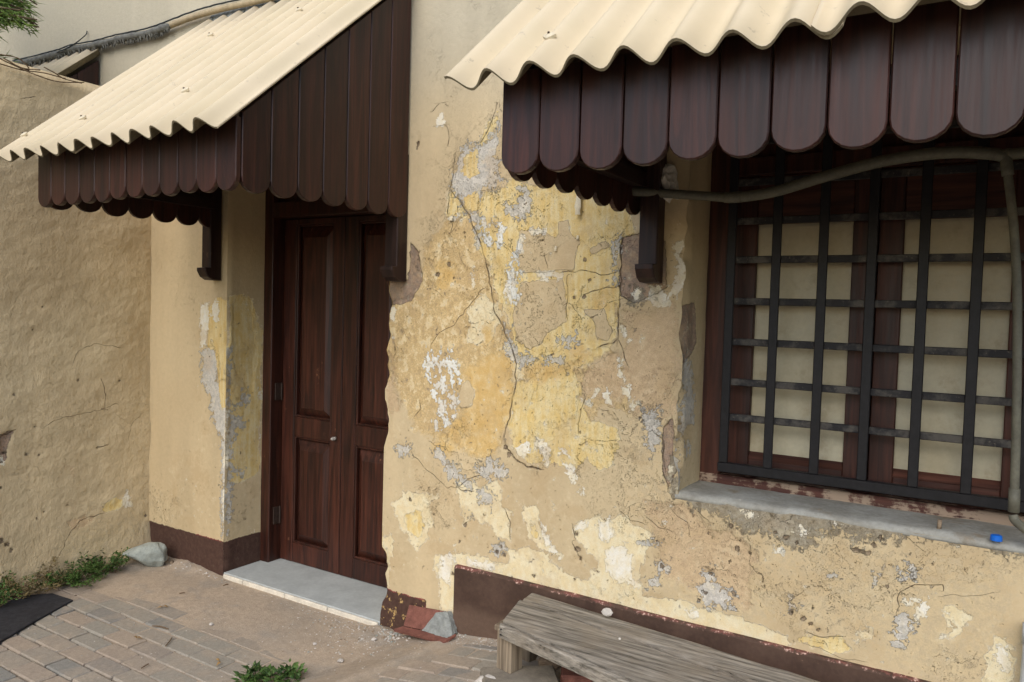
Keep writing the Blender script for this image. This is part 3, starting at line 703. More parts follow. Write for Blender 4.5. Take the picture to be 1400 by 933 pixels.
def a_front(A, U, V, bch):
    paint(A, U, V, 1, 0.0, FRONT, FRONT_PITS, FRONT_CRACKS)
    L = new_attrs(len(U)); paint(L, U, V, 1, 0.0, PILLAR)
    for k in LAYERS:
        if k not in ('crack', 'cenv'): A[k] = np.maximum(A[k], L[k])
    band_front(A, U, V); bch[:] = sstep(U, -2.6, -2.5)
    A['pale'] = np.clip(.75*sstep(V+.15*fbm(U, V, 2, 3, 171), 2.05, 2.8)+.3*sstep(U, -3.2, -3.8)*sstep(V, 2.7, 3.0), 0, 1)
def d_front(P_, U, V, A):
    P_[:, 1] += relief(U, V, A); return chip_edge(P_)
us = np.concatenate([breaks(-12, -4.5, .5)[:-1], breaks(-4.5, -2.75, .016, (DX0,))[:-1], breaks(-2.75, .30, .0085, (DX1, WX0, WX1))[:-1], breaks(.3, 6, .4)])
zs = np.concatenate([breaks(-.3, .0, .1)[:-1], breaks(0, 2.2, .0085, (WZ0,))[:-1], breaks(2.2, 3.3, .03, (DZ, WZ1))[:-1], breaks(3.3, 6.2, .4)])
S.sheet(us, zs, lambda u, v: np.stack([u, 0*u, v], 1), a_front, d_front, [(DX0, DX1, -.4, DZ), (WX0, WX1, WZ0, WZ1)])
# left jamb of the door (faces right)
def a_jamb(A, U, V, bch):
    paint(A, U, V, 0, DX0, JAMB); A['band'] = np.maximum(A['band'], .203-V)
def disp_side(sign, ax=0):
    def f(P_, U, V, A):
        P_[:, ax] += sign*relief(U, V, A, 3)*np.clip(U/.03, 0, 1); return chip_edge(P_)
    return f
ys = breaks(0, .45, .012); zj = np.concatenate([breaks(-.3, 0, .1)[:-1], breaks(0, DZ, .012)])
S.sheet(ys, zj, lambda u, v: np.stack([0*u+DX0, u, v], 1), a_jamb, disp_side(-1))
S.sheet(ys, zj, lambda u, v: np.stack([0*u+DX1, u, v], 1), lambda A, U, V, b: A['yellow'].__setitem__(slice(None), .03), disp_side(1))
S.sheet(breaks(DX0, DX1, .03), breaks(0, .45, .03), lambda u, v: np.stack([u, v, 0*u+DZ], 1), lambda A, U, V, b: None, lambda P_, U, V, A: P_)
# window reveals
def a_rev(A, U, V, bch):
    paint(A, U, V, 0, WX0, dict(grey=[[(922,480),(930,478),(945,500),(950,530),(948,580),(935,600),(925,590),(935,560),(937,530),(930,510),(925,500)],[(924,600),(930,598),(932,660),(924,665)],[(936,600),(944,605),(944,625),(938,625)]],
        raw=[[(925,420),(950,415),(952,470),(935,500),(922,480)]], dmg=[[(915,400),(960,400),(960,680),(915,680)]]))
zr = breaks(WZ0, WZ1, .012)
S.sheet(breaks(0, .45, .012), zr, lambda u, v: np.stack([0*u+WX0, u, v], 1), a_rev, disp_side(-1))
S.sheet(breaks(0, .45, .03), zr, lambda u, v: np.stack([0*u+WX1, u, v], 1), lambda A, U, V, b: None, disp_side(1))
S.sheet(breaks(WX0, WX1, .03), breaks(0, .45, .03), lambda u, v: np.stack([u, v, 0*u+WZ1], 1), lambda A, U, V, b: None, lambda P_, U, V, A: P_)
S.sheet(breaks(WX0, WX1, .03), breaks(0, .45, .03), lambda u, v: np.stack([u, v, 0*u+WZ0], 1), lambda A, U, V, b: None, lambda P_, U, V, A: P_)
# solid body behind the front: ends, back and top
nop = lambda A, U, V, b: None; nod = lambda P_, U, V, A: P_
S.sheet(np.array([0, 5.]), np.array([-.3, 6.2]), lambda u, v: np.stack([0*u-12, u, v], 1), nop, nod)
S.sheet(np.array([0, 5.]), np.array([-.3, 6.2]), lambda u, v: np.stack([0*u+6, u, v], 1), nop, nod)
S.sheet(np.array([-12, 6.]), np.array([-.3, 6.2]), lambda u, v: np.stack([u, 0*u+5, v], 1), nop, nod)
S.sheet(np.array([-12, 6.]), np.array([0, 5.]), lambda u, v: np.stack([u, v, 0*u+6.2], 1), nop, nod)
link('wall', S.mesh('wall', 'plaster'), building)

# skirting slab along the foot of the wall
bm = MB(); xs = np.linspace(-1.955, 2.0, 90); prof = []
for i, x in enumerate(xs):
    t = .402-.006*(x+1.95)/2+.003*float(fbm(np.array([x]), np.array([.3]), 6, 3, 9)[0])
    th = -.024+.002*float(fbm(np.array([x]), np.array([.7]), 5, 3, 10)[0])
    prof.append([(x, .01, .0), (x, th, .0), (x, th, t-.008), (x, th+.007, t), (x, .01, t+.001)])
vs_ = [p for r_ in prof for p in r_]; k = 5
bm.add(vs_, [(i*k+j, (i+1)*k+j, (i+1)*k+j+1, i*k+j+1) for i in range(len(xs)-1) for j in range(4)] + [(0, 1, 2, 3, 4), tuple((len(xs)-1)*k+j for j in range(5))[::-1]])
bm.build('skirting', 'skirting', building)['label'] = 'dark brown skirting slab with chipped pink top edge'

# ------------------------------------------------------------------ door
door = MB()
door.box((DX0-.01, .255, .0), (-3.49, .40, DZ), bev=.004)
door.box((-2.53, .255, .0), (DX1+.01, .40, DZ), bev=.004)
door.box((-3.49, .257, 2.035), (-2.53, .40, 2.12), bev=.004)
door.box((-3.49, .30, 2.12), (-2.53, .40, DZ), bev=.004)
door = door.build('door', 'door_wood', building); door['label'] = 'dark brown panelled double door with frame'
def door_leaf(x0, x1):
    m = MB(); sw = .1; sr = .082 if x0 < -3.2 else .1
    m.box((x0, .34, .035), (x0+sw, .385, 2.03), bev=.003)
    m.box((x1-sr, .34, .035), (x1, .385, 2.03), bev=.003)
    for z0, z1 in ((.035, .15), (.775, .89), (2.0, 2.03)):
        m.box((x0+sw, .341, z0), (x1-sr, .384, z1), bev=.003)
    m.build('door_leaf', 'door_wood', door)
    for z0, z1 in ((.15, .775), (.89, 2.0)):
        a0, a1 = x0+sw, x1-sr; p = MB(); ch = .055; y0, y1 = .376, .343
        p.add([(a0, y0, z0), (a1, y0, z0), (a1, y0, z1), (a0, y0, z1), (a0+ch, y1, z0+ch), (a1-ch, y1, z0+ch), (a1-ch, y1, z1-ch*1.4), (a0+ch, y1, z1-ch*1.4),
               (a0, .38, z0), (a1, .38, z0), (a1, .38, z1), (a0, .38, z1)],
              [(0, 1, 5, 4), (1, 2, 6, 5), (2, 3, 7, 6), (3, 0, 4, 7), (4, 5, 6, 7), (8, 9, 1, 0), (9, 10, 2, 1), (10, 11, 3, 2), (11, 8, 0, 3), (8, 11, 10, 9)])
        p.build('door_panel', 'door_wood', door)
        b = MB()
        for q in ((a0, a0+.012, z0, z1), (a1-.012, a1, z0, z1)): b.box((q[0], .344, q[2]), (q[1], .368, q[3]), bev=.003)
        for q in ((z0, z0+.012), (z1-.012, z1)): b.box((a0+.012, .3445, q[0]), (a1-.012, .368, q[1]), bev=.003)
        b.build('moulding', 'door_wood', door)
door_leaf(-3.488, -3.013); door_leaf(-3.009, -2.532)
for z in (1.03, .30):
    MB().box((-3.4905, .285, z-.05), (-3.482, .325, z+.05), bev=.001).tube([(-3.483, .33, z-.05), (-3.483, .33, z+.05)], .006, 8).build('hinge', 'hinge', door)
MB().tube([(-3.05, .34, .80), (-3.05, .318, .80)], [.008, .011], 10).tube([(-3.05, .318, .80), (-3.05, .305, .80)], [.011, .006], 10).build('knob', 'stone_white', door, True)

# threshold slab with a white tiled edge
th = MB().box((DX0+.003, -.0, -.05), (DX1-.003, .40, .031), bev=.003).build('threshold', 'slab_tile', building)
ex = [-3.545, -3.38, -3.05, -2.74, -2.405]
for a, b in zip(ex[:-1], ex[1:]):
    MB().box((a+.002, -.016, -.03), (b-.002, -.001, .027), bev=.004).build('edge_tile', 'edge_tile', th)

# ------------------------------------------------------------------ window
win = MB()
win.box((WX0-.01, .25, WZ0), (-.87, .36, WZ1), bev=.004)
win.box((.19, .25, WZ0), (WX1+.01, .36, WZ1), bev=.004)
win.box((-.87, .252, 2.09), (.19, .36, 2.16), bev=.004)
win.box((-.87, .29, 2.16), (.19, .36, WZ1), bev=.004)
win = win.build('window', 'window_wood', building); win['label'] = 'brown timber casement window with pale painted panes'
MB().box((WX0, .245, WZ0), (WX1, .36, .915), bev=.004).build('bottom_rail', 'frame_foot_wood', win)
def sash(x0, x1, l, r_):
    for q0, q1 in ((x0, x0+l), (x1-r_, x1)): MB().box((q0, .29, .915), (q1, .335, 2.09), bev=.003).build('sash_stile', 'window_wood', win)
    MB().box((x0+l, .291, 1.905), (x1-r_, .334, 2.09), bev=.003).build('sash_rail', 'window_rail_wood', win)
    m = MB(); m.box((x0+l, .291, .915), (x1-r_, .334, .9855), bev=.003)
    m.prism([(0, .985), (.022, .985), (0, 1.012)], (x0+l, .2915+.022, 0), (0, -1, 0), (0, 0, 1), (1, 0, 0), x1-r_-x0-l)
    m.build('sash_rail', 'window_rail_wood', win)
    p = MB().box((x0+l-.005, .313, .98), (x1-r_+.005, .319, 1.91)).build('pane', 'pane', win)
sash(-.87, -.342, .10, .083); sash(-.338, .19, .081, .12)
# dark board behind the panes closes off the room
MB().box((WX0, .40, WZ0), (WX1, .44, WZ1)).build('backing_board', 'window_wood', win)

grille = MB()
gx = [-.84, -.672, -.508, -.347, -.186, -.029, .13]; gz = [1.152, 1.291, 1.444, 1.601, 1.763, 1.906, 2.055, 2.21]
grille.box((-.862, .19, .938), (.245, .214, .976), bev=.003)
grille = grille.build('window_grille', 'iron', building); grille['label'] = 'black iron grille of flat bars over the window'
for i, x in enumerate(gx + [.235]):
    MB().box((x-.0165, .186, .976), (x+.0165, .198, 2.24), bev=.0025).build('upright_bar', 'iron', grille)
for z in gz:
    j = random.uniform(-.003, .003)
    MB().box((-.86, .1985, z-.0135+j), (.245, .2115, z+.0135+j), bev=.0025).build('cross_bar', 'iron_rusty', grille)

# sill: worn cement ledge
m = MB(); xs = np.linspace(WX0-.012, WX1+.01, 70); rows = []
for x in xs:
    q = float(fbm(np.array([x]), np.array([.1]), 8, 4, 61)[0]); q2 = float(fbm(np.array([x]), np.array([.9]), 14, 3, 62)[0])
    rows.append([(x, .25, .879+.003*q2), (x, .12, .882+.004*q), (x, .03, .881+.004*q), (x, .010+.005*q2, .877+.005*q), (x, -.001+.004*q, .865+.006*q2), (x, .0015, .852), (x, .03, .850)])
k = 7; m.add([p for r_ in rows for p in r_], [(i*k+j, (i+1)*k+j, (i+1)*k+j+1, i*k+j+1) for i in range(len(xs)-1) for j in range(k-1)])
m.build('window_sill', 'sill_cement', building, True)

# ------------------------------------------------------------------ awnings
SLOPE = math.atan(.88)
def scallop(w_, zl, zr, zb, drop):
    pts = [(0, zl)] if abs(zl-zb) > .01 else []
    h = w_/2; k = 9
    lower = [(h-h*math.cos(math.pi*i/k), zb+drop-drop*math.sin(math.pi*i/k)) for i in range(k+1)]
    return [(0, zl)] + lower + [(w_, zr)]
def awning(x0, x1, yf, nb_front, nb_side, zb, roof_x0, roof_x1, eave_y, eave_z, split, wash, label, group, full=True, ph=0.0, bracket_x=()):
    root = empty('awning', ((x0+x1)/2, 0, zb)); tag(root, label, 'awning', group)
    off = Vector(root.location)
    inv = Matrix.Translation(-off)
    def fin(m, name, mat, parent=root, smooth=False, lab=None):
        m.v = [tuple(Vector(v)-off) for v in m.v]; o = m.build(name, mat, parent, smooth)
        if lab: o['label'] = lab
        return o
    roofz = lambda y: eave_z+(y-eave_y)*.88
    topb = lambda y: roofz(y)-.018
    wf = (x1-x0)/nb_front
    for i in range(nb_front):
        g = .0018; d = random.uniform(-.004, .004)
        m = MB().prism(scallop(wf-2*g, topb(yf), topb(yf), zb+d, wf*.42), (x0+i*wf+g, yf+.02+random.uniform(-.002, .002), 0), (1, 0, 0), (0, 0, 1), (0, -1, 0), .02, .003)
        fin(m, 'valance_board', 'board_wood')
    ws = (-.012-(yf+.022))/nb_side
    for side, xs_, N in (('l', x0, (-1, 0, 0)), ('r', x1, (1, 0, 0))):
        for i in range(nb_side):
            ya = yf+.022+i*ws; g = .0018; d = random.uniform(-.004, .004)
            m = MB().prism(scallop(ws-2*g, topb(ya+g), topb(ya+ws-g), zb+d, ws*.40), (xs_-N[0]*.02, ya+g, 0), (0, 1, 0), (0, 0, 1), N, .02, .003)
            fin(m, 'valance_board', 'board_wood')
    # inner timber frame
    m = MB(); m.box((x0+.022, yf+.022, zb+.11), (x1-.022, yf+.062, zb+.165)); fin(m, 'front_rail', 'rail_wood')
    for xs_ in (x0+.022, x1-.062):
        m = MB(); m.box((xs_, yf+.064, zb+.10), (xs_+.04, -.075, zb+.155)); fin(m, 'side_rail', 'rail_wood')
        m = MB(); a = yf+.07
        m.add([(xs_+dx, y, roofz(y)-.032-dz) for dx in (0, .04) for y in (a, -.01) for dz in (0, .06)], [(0, 1, 3, 2), (4, 6, 7, 5), (0, 4, 5, 1), (2, 3, 7, 6), (0, 2, 6, 4), (1, 5, 7, 3)])
        fin(m, 'rafter', 'rail_wood')
    for bx in bracket_x:
        m = MB(); zt = zb+.30; zf = 1.66
        pr = [(0, zt), (0, zf), (.055, zf+.002), (.085, zf+.018), (.104, zf+.05), (.104, zf+.066), (.072, zf+.07), (.072, zt)]
        m.prism(pr, (bx-.035, -.003, 0), (0, -1, 0), (0, 0, 1), (1, 0, 0), .071, .004)
        fin(m, 'bracket', 'bracket_wood')
    # corrugated sheets
    pitch = .1265; amp = .0235; th = .0075
    ends = [roof_x0, *split, roof_x1]
    for si in range(len(ends)-1):
        a = ends[si]-(0.03 if si else 0); b = ends[si+1]+(.03 if si < len(ends)-2 else 0)
        nu = max(24, int((b-a)/pitch*14)); nv = 5; L = math.hypot(-eave_y, -eave_y*.88)+ (0.0 if full else 0)
        m = MB(); lift = .0085*(si % 2)
        U = Vector((1, 0, 0)); D = Vector((0, 1, .88)).normalized(); Nn = Vector((0, -.88, 1)).normalized()
        P0 = Vector((0, eave_y, eave_z))
        def pt(u, t, h):
            x = a+(b-a)*u
            wv = math.sin(2*math.pi*(x-roof_x0)/pitch+ph)
            sag = .003*math.sin(x*5+si)+.002*math.sin(t*3+x*3)
            e = .004*math.sin(x*31+si*2) if t == 0 else 0
            return P0+U*(x-P0.x)+D*(t*L-.0+e)+Nn*(amp*wv+lift+h+sag+amp)
        vs_ = [pt(i/nu, j/nv, hh) for hh in (0, -th) for i in range(nu+1) for j in range(nv+1)]
        K = (nu+1)*(nv+1); I = lambda i, j, s_: s_*K+i*(nv+1)+j
        fs = []; mi = []
        for i in range(nu):
            for j in range(nv):
                fs += [(I(i, j, 0), I(i+1, j, 0), I(i+1, j+1, 0), I(i, j+1, 0)), (I(i, j, 1), I(i, j+1, 1), I(i+1, j+1, 1), I(i+1, j, 1))]; mi += [0, 1]
            fs += [(I(i, 0, 0), I(i, 0, 1), I(i+1, 0, 1), I(i+1, 0, 0)), (I(i, nv, 0), I(i+1, nv, 0), I(i+1, nv, 1), I(i, nv, 1))]; mi += [1, 1]
        for j in range(nv):
            fs += [(I(0, j, 0), I(0, j+1, 0), I(0, j+1, 1), I(0, j, 1)), (I(nu, j, 0), I(nu, j, 1), I(nu, j+1, 1), I(nu, j+1, 0))]; mi += [0, 0]
        k0 = len(m.f); m.add(vs_, fs); m.mi[k0:] = mi
        sh = fin(m, 'roof_sheet', ['roof_sheet', 'sheet_edge'], smooth=False)
        me = sh.data; me.polygons.foreach_set('use_smooth', [q == 0 for q in mi])
        for (wx, wt) in wash:
            if not (a < wx <= b): continue
            kk = round(((wx-roof_x0)/pitch+ph/(2*math.pi))-.25); wx2 = roof_x0+(kk+.25-ph/(2*math.pi))*pitch
            u = (wx2-a)/(b-a); p = pt(u, wt, 0)-off
            q = MB(); r_ = .020
            X = U; Y = D
            q.add([p+X*r_*sx+Y*r_*sy+Nn*(.004 if (sx or sy) else .010) for sx, sy in ((1, 0), (0, 1), (-1, 0), (0, -1), (0, 0))]+[p+X*r_*sx+Y*r_*sy-Nn*.004 for sx, sy in ((1, 0), (0, 1), (-1, 0), (0, -1))],
                  [(0, 1, 4), (1, 2, 4), (2, 3, 4), (3, 0, 4), (0, 5, 6, 1), (1, 6, 7, 2), (2, 7, 8, 3), (3, 8, 5, 0), (8, 7, 6, 5)])
            q.tube([p+Nn*.004, p+Nn*.0125], .0035, 8, mi=1)
            q.build('washer', ['washer', 'bolt'], sh)
    return root
awning(-3.63, -2.28, -.955, 12, 7, 1.945, -3.73, -2.248, -1.06, 2.128, [-3.165], [(-3.66, .11), (-3.30, .16), (-2.72, .21), (-3.3, .75), (-2.72, .75)],
       'cream corrugated awning over the door with dark scalloped boards', None, bracket_x=(-3.64, -2.319), ph=.4)
awning(-1.15, .53, -.98, 14, 7, 1.912, -1.255, .62, -1.07, 2.128, [-.30], [(-1.03, .10), (-.38, .12), (-.9, .6), (-.3, .6), (.2, .12)],
       'cream corrugated awning over the barred window with wide scalloped boards', None, bracket_x=(-1.075, .45), ph=1.3)
awning(-6.2, -4.80, -.955, 12, 7, 1.96, -6.3, -4.775, -1.06, 2.135, [-5.6], [], 'far corrugated awning mostly hidden behind the rough boundary wall', None, ph=.2)

# ------------------------------------------------------------------ boundary wall on the left
S2 = Sheets()
def a_left(A, U, V, bch):
    paint(A, U, V, 0, LX, LEFTWALL, LEFT_PITS, LEFT_CRACKS); A['dmg'][:] = -.05
def lump(U, V): return .014*fbm(U, V, 1.6, 3, 50)+.006*fbm(U, V*1.4, 6, 3, 52)+.0028*fbm(U, V*1.3, 20, 3, 54)
def d_left(P_, U, V, A):
    d = lump(U, V)+.010*sstep(A['raw']+.01*fbm(U, V, 25, 3, 8), -.004, .006)+.008*sstep(A['pit'], -.004, .004)
    # foot of the wall flares out, head is rounded
    P_[:, 0] += -d+.05*np.exp(-np.clip(V, 0, 9)/.10)-.05*sstep(V, 2.66, 2.76)**2
    P_[:, 2] += .012*fbm(U, V*0, 2.0, 3, 55)*sstep(V, 2.4, 2.75); return P_
yl = np.concatenate([breaks(-8, -1.6, .15)[:-1], breaks(-1.6, .0, .012)]); zl = np.concatenate([breaks(-.3, 0, .1)[:-1], breaks(0, 2.75, .012)])
S2.sheet(yl, zl, lambda u, v: np.stack([0*u+LX, u, v], 1), a_left, d_left)
zt = lambda u: 2.75+.012*fbm(u, u*0+2.75*0, 2.0, 3, 55)
S2.sheet(yl, np.linspace(0, 1, 6), lambda u, v: np.stack([LX-.05-.16*v-0*u, u, zt(u)+.0*v+.015*np.sin(v*3.14)], 1), nop,
         lambda P_, U, V, A: P_)
S2.sheet(yl[::4], np.array([-.3, 2.74]), lambda u, v: np.stack([0*u+LX-.21, u, v], 1), nop, nod)
S2.sheet(np.array([0, .21]), np.array([-.3, 2.74]), lambda u, v: np.stack([LX-u, 0*u-8, v], 1), nop, nod)
lw = link('boundary_wall', S2.mesh('boundary_wall', 'rough_plaster'))
tag(lw, 'rough lumpy plastered boundary wall meeting the building beside the door', 'wall')

# ------------------------------------------------------------------ ground
def xA(y): return -2.24+np.where(y < -.35, (y+.35)*.38, 0)
def xB(y): return -1.905+.20*np.clip(y, -2, 0)
def G(x, y):
    x = np.asarray(x, float); y = np.asarray(y, float)
    a, b = xA(y), xB(y); t = np.clip((x-a)/(b-a), 0, 1)
    return .088*(t*.6+.4*sstep(t, 0, 1))+.055*np.clip((x-b)/.40, 0, 1)
def dust(x, y):
    d = -.006-.016*sstep(y+.3*(x+3.2), -.75, -1.0)*sstep(y, -2.0, -1.95)+.011*sstep(y+.10*fbm(x, y, 3, 3, 91), -.62, -.34)*sstep(x, -2.0, -2.3)+.0015*fbm(x, y, 9, 4, 92)
    ramp_ = sstep(x, xA(y)-.02, xA(y)+.03)*(1-sstep(x, xB(y)-.03, xB(y)))
    d = d+.012*ramp_
    # debris banked against the wall foot and pillar
    d = d+.03*np.exp(-np.abs(y+.0)/.05)*sstep(x, -2.05, -1.9)+.035*np.exp(-((x+4.2)**2+(y+.05)**2)/.02)+.03*np.exp(-((x+3.85)**2)/.03-((y+.0)**2)/.004)*(1+.6*fbm(x, y, 25, 3, 98))
    d = d+.022*np.exp(-((x+2.36)/.07)**2-((y+.06)/.07)**2)*(1+.8*fbm(x, y, 30, 3, 97))
    return d
gxs = np.concatenate([np.linspace(-60, -5, 23)[:-1], breaks(-5, -4.3, .1)[:-1], breaks(-4.3, .4, .02)[:-1], np.linspace(.4, 60, 26)])
gys = np.concatenate([np.linspace(-60, -2.4, 25)[:-1], breaks(-2.4, .3, .02)])
U, V = np.meshgrid(gxs, gys, indexing='ij'); u = U.ravel(); v = V.ravel()
near = sstep(u, -4.9, -4.3)*sstep(v, -2.4, -2.1)*(1-sstep(u, .2, .5))
gz_ = G(u, v)+np.where(near > 0, dust(u, v)*near-.002*(1-near), -.002)
me = bpy.data.meshes.new('ground'); nu, nv = len(gxs), len(gys); I = np.arange(nu*nv).reshape(nu, nv)
q = np.stack([I[:-1, :-1], I[1:, :-1], I[1:, 1:], I[:-1, 1:]], -1).reshape(-1, 4)
me.from_pydata(np.stack([u, v, gz_], 1).tolist(), [], q.tolist())
PY0 = -1.98
laid = np.where((near < .5) | ((v < PY0-.05)), 1.0, 0.0)
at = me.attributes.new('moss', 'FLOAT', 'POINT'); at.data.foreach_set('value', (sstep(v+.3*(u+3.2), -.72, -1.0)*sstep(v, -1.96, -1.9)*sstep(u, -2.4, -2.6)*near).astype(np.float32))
at = me.attributes.new('laid', 'FLOAT', 'POINT'); at.data.foreach_set('value', laid.astype(np.float32))
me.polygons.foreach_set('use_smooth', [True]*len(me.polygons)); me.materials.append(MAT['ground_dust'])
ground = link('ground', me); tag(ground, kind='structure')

# individual pavers
pavement = empty('pavement'); tag(pavement, kind='structure')
pm = [MB().box((-.0970, -.0460, -.05), (.0970, .0460, 0), bev=b).mesh('paver', 'paver') for b in (.004, .006, .008)]
half = [MB().box((-.0475, -.0460, -.05), (.0475, .0460, 0), bev=.005).mesh('half_paver', 'paver')]
cnt = 0
def put_paver(x, y, me_):
    global cnt
    z0 = float(G(x, y)); sx = float((G(x+.05, y)-G(x-.05, y))/.1); sy = float((G(x, y+.03)-G(x, y-.03))/.06)
    o = link('paver', me_, pavement, (x, y, z0+random.uniform(-.0025, .0025)))
    o.rotation_euler = (math.atan(sy)+random.gauss(0, .006), -math.atan(sx)+random.gauss(0, .006), random.gauss(0, .008)); cnt += 1
row = 0; y = PY0+.049
while y < -.06:
    offx = (.1 if row % 2 else 0)+random.uniform(-.012, .012)
    for i in range(0, 16):
        x = -4.27+offx+.2*i+random.uniform(-.002, .002)+.012*(y+1)
        right = float(xA(np.array(y)))-.03 if y < -.55 else -2.42
        if x < -4.10 and y > -.5: continue
        if x-.1 > LX+.0 and x+.1 < right and y < -.42: put_paver(x, y, random.choice(pm))
    xb = float(xB(np.array(y)))
    for i in range(0, 7):
        x = -2.05+offx*.9+.2*i
        if y < -1.3 and i > 3: continue
        if x-.1 > xb+.005 and x < -1.2-(.0 if y > -.9 else .1): put_paver(x, y, random.choice(pm))
        elif x > xb+.01 and x-.1 <= xb+.005 and x-.0 < -1.2: 
            put_paver(x+.05, y, half[0])
    y += .098; row += 1
print('pavers', cnt)

# ------------------------------------------------------------------ bench
bench = empty('bench', (-1.5, -.2, .2)); tag(bench, 'low weathered grey timber bench along the skirting slab', 'bench')
boff = Vector(bench.location)
def plank(name, quad, z1, th, mat, cup=.0, nseg=40, wob=.003, seed=0):
    """long plank from a quad (front-left, front-right, back-right, back-left), worn wavy edges"""
    fl, fr, br_, bl = [Vector((*q, 0)) for q in quad]; m = MB(); rows = []; ks = 7
    for i in range(nseg+1):
        t = i/nseg; f_ = fl.lerp(fr, t); b_ = bl.lerp(br_, t)
        e1 = wob*float(fbm(np.array([t*9.]), np.array([seed+.2]), 3, 3, 70+seed)[0]); e2 = wob*float(fbm(np.array([t*9.]), np.array([seed+.8]), 3, 3, 71+seed)[0])
        dv = (b_-f_).normalized(); f2 = f_+dv*e1; b2 = b_+dv*e2
        if i == 0: f2 = f2+Vector((.004, 0, 0))
        top = []
        for j in range(ks+1):
            s_ = j/ks; p = f2.lerp(b2, s_); ed = .004 if j in (0, ks) else 0
            zz = z1-ed+.0025*float(fbm(np.array([t*6.]), np.array([s_*3.+seed]), 3, 3, 73)[0])-cup*(1-(2*s_-1)**2)
            top.append((p.x, p.y, zz))
        rows.append(top+[(b2.x, b2.y, z1-th), (f2.x, f2.y, z1-th)])
    k = ks+3; m.add([tuple(Vector(p)-boff) for r_ in rows for p in r_], [(i*k+j, (i+1)*k+j, (i+1)*k+(j+1) % k, i*k+(j+1) % k) for i in range(nseg) for j in range(k)]+[tuple(range(k)), tuple(nseg*k+j for j in range(k))[::-1]])
    return m.build(name, mat, bench)
plank('seat_plank', [(-1.482, -.370), (.35, -.796), (.35, -.50), (-1.535, -.150)], .386, .028, 'bench_wood', .002, seed=1)
plank('seat_plank', [(-1.536, -.138), (.35, -.405), (.35, -.235), (-1.54, -.040)], .3790, .028, 'bench_wood', .001, seed=2)
plank('apron', [(-1.478, -.398), (.35, -.83), (.35, -.806), (-1.482, -.377)], .379, .046, 'bench_wood', 0, wob=.002, seed=3)
MB().box((-1.522-boff.x, -.36-boff.y, .335-boff.z), (-1.494-boff.x, -.06-boff.y, .3555-boff.z), bev=.003).build('end_board', 'bench_leg_wood', bench)
for (x, y, zb_) in ((-1.455, -.352, .202), (-1.512, -.115, .135), (.25, -.73, .14), (.28, -.32, .14)):
    rot = Matrix.Translation(Vector((x, y, 0))-boff) @ Matrix.Rotation(R(-12), 4, 'Z')
    MB().box((-.037, -.034, zb_), (.037, .034, .352), bev=.004, mat=rot).build('leg', 'bench_leg_wood', bench)
for x, y in ((-1.463, -.3995), (-1.463, -.3995)): pass
for dz in (.346, .366):
    MB().tube([Vector((-1.464, -.398, dz))-boff, Vector((-1.465, -.4035, dz))-boff], .0035, 8).build('nail', 'iron', bench)

# block under the bench foot and loose pieces around it
sb = MB(); pts = [pix(672, 940, 2, .2), pix(745, 911, 2, .2), pix(728, 899, 2, .2), pix(655, 921, 2, .2)]
sb = MB().box((-.14, -.075, 0), (.14, .075, .072), bev=.008).build('concrete_block', 'concrete', None)
sb.location = (-1.395, -.375, .132); sb.rotation_euler = (0, 0, R(38)); tag(sb, 'flat concrete block under the front leg of the bench', 'block')
rb = MB().box((-.06, -.045, 0), (.06, .045, .055), bev=.008).build('brick', 'terracotta', None); rb.location = (-1.24, -.215, .142); rb.rotation_euler = (0, 0, R(25))
tag(rb, 'red clay brick lying under the bench', 'brick')
rock('stone', 'stone_white', (.115, .085, .06), (-1.476, -.452, .13+.02), .5, 3, 'white chalky stone beside the front leg of the bench')
rock('stone', 'stone_tan', (.12, .09, .05), (-1.40, -.13, .138), .8, 4, 'tan flat stone under the bench beside its back leg')
rock('stone', 'stone_grey', (.05, .05, .035), (-1.58, -.14, .135), .2, 5, 'small grey stone beside the back leg of the bench')
rock('stone', 'stone_white', (.042, .03, .032), tuple(pix(830, 843, 2, .384)), .3, 6, 'white plaster crumb on the back edge of the bench')
rock('stone', 'stone_white', (.011, .011, .008), tuple(pix(847, 875, 2, .386)), .3, 8, 'tiny white pebble lying on the bench seat')

# ------------------------------------------------------------------ broken tile with mortar
tile = empty('broken_tile', (-2.1, -.05, .06)); tag(tile, 'broken red clay tile with grey mortar leaning against the wall foot', 'tile')
to = Vector(tile.location)
def quadslab(name, pts, th, nrm, mat, parent, off_, bev=.003):
    pts = [Vector(p) for p in pts]; c = sum(pts, Vector())/len(pts); N = Vector(nrm).normalized()
    m = MB(); n_ = len(pts); ins = [p+(c-p).normalized()*bev for p in pts]
    vs_ = [p-N*th for p in pts]+[p-N*bev for p in pts]+ins
    fs = [tuple(range(n_))[::-1], tuple(2*n_+i for i in range(n_))]
    for k in range(2): fs += [(k*n_+i, k*n_+(i+1) % n_, (k+1)*n_+(i+1) % n_, (k+1)*n_+i) for i in range(n_)]
    m.add([v-off_ for v in vs_], fs); return m.build(name, mat, parent)
A_ = pix(551, 856, 1, -.05); B_ = pix(559, 827, 1, -.016); C_ = pix(614, 837, 1, -.016); D_ = pix(617, 870, 1, -.055)
nrm = (B_-A_).cross(D_-A_); nrm = nrm if nrm.y < 0 else -nrm
quadslab('back_face', [A_, B_, C_, D_], .012, nrm, 'terracotta', tile, to)
E_ = pix(538, 860, 1, -.085); F__ = pix(606, 878, 1, -.115); G_ = pix(623, 867, 1, -.07)
quadslab('lip', [E_, F__, G_, D_+Vector((0, -.004, 0)), A_+Vector((0, -.004, 0))], .014, (0, -.3, 1), 'terracotta', tile, to)
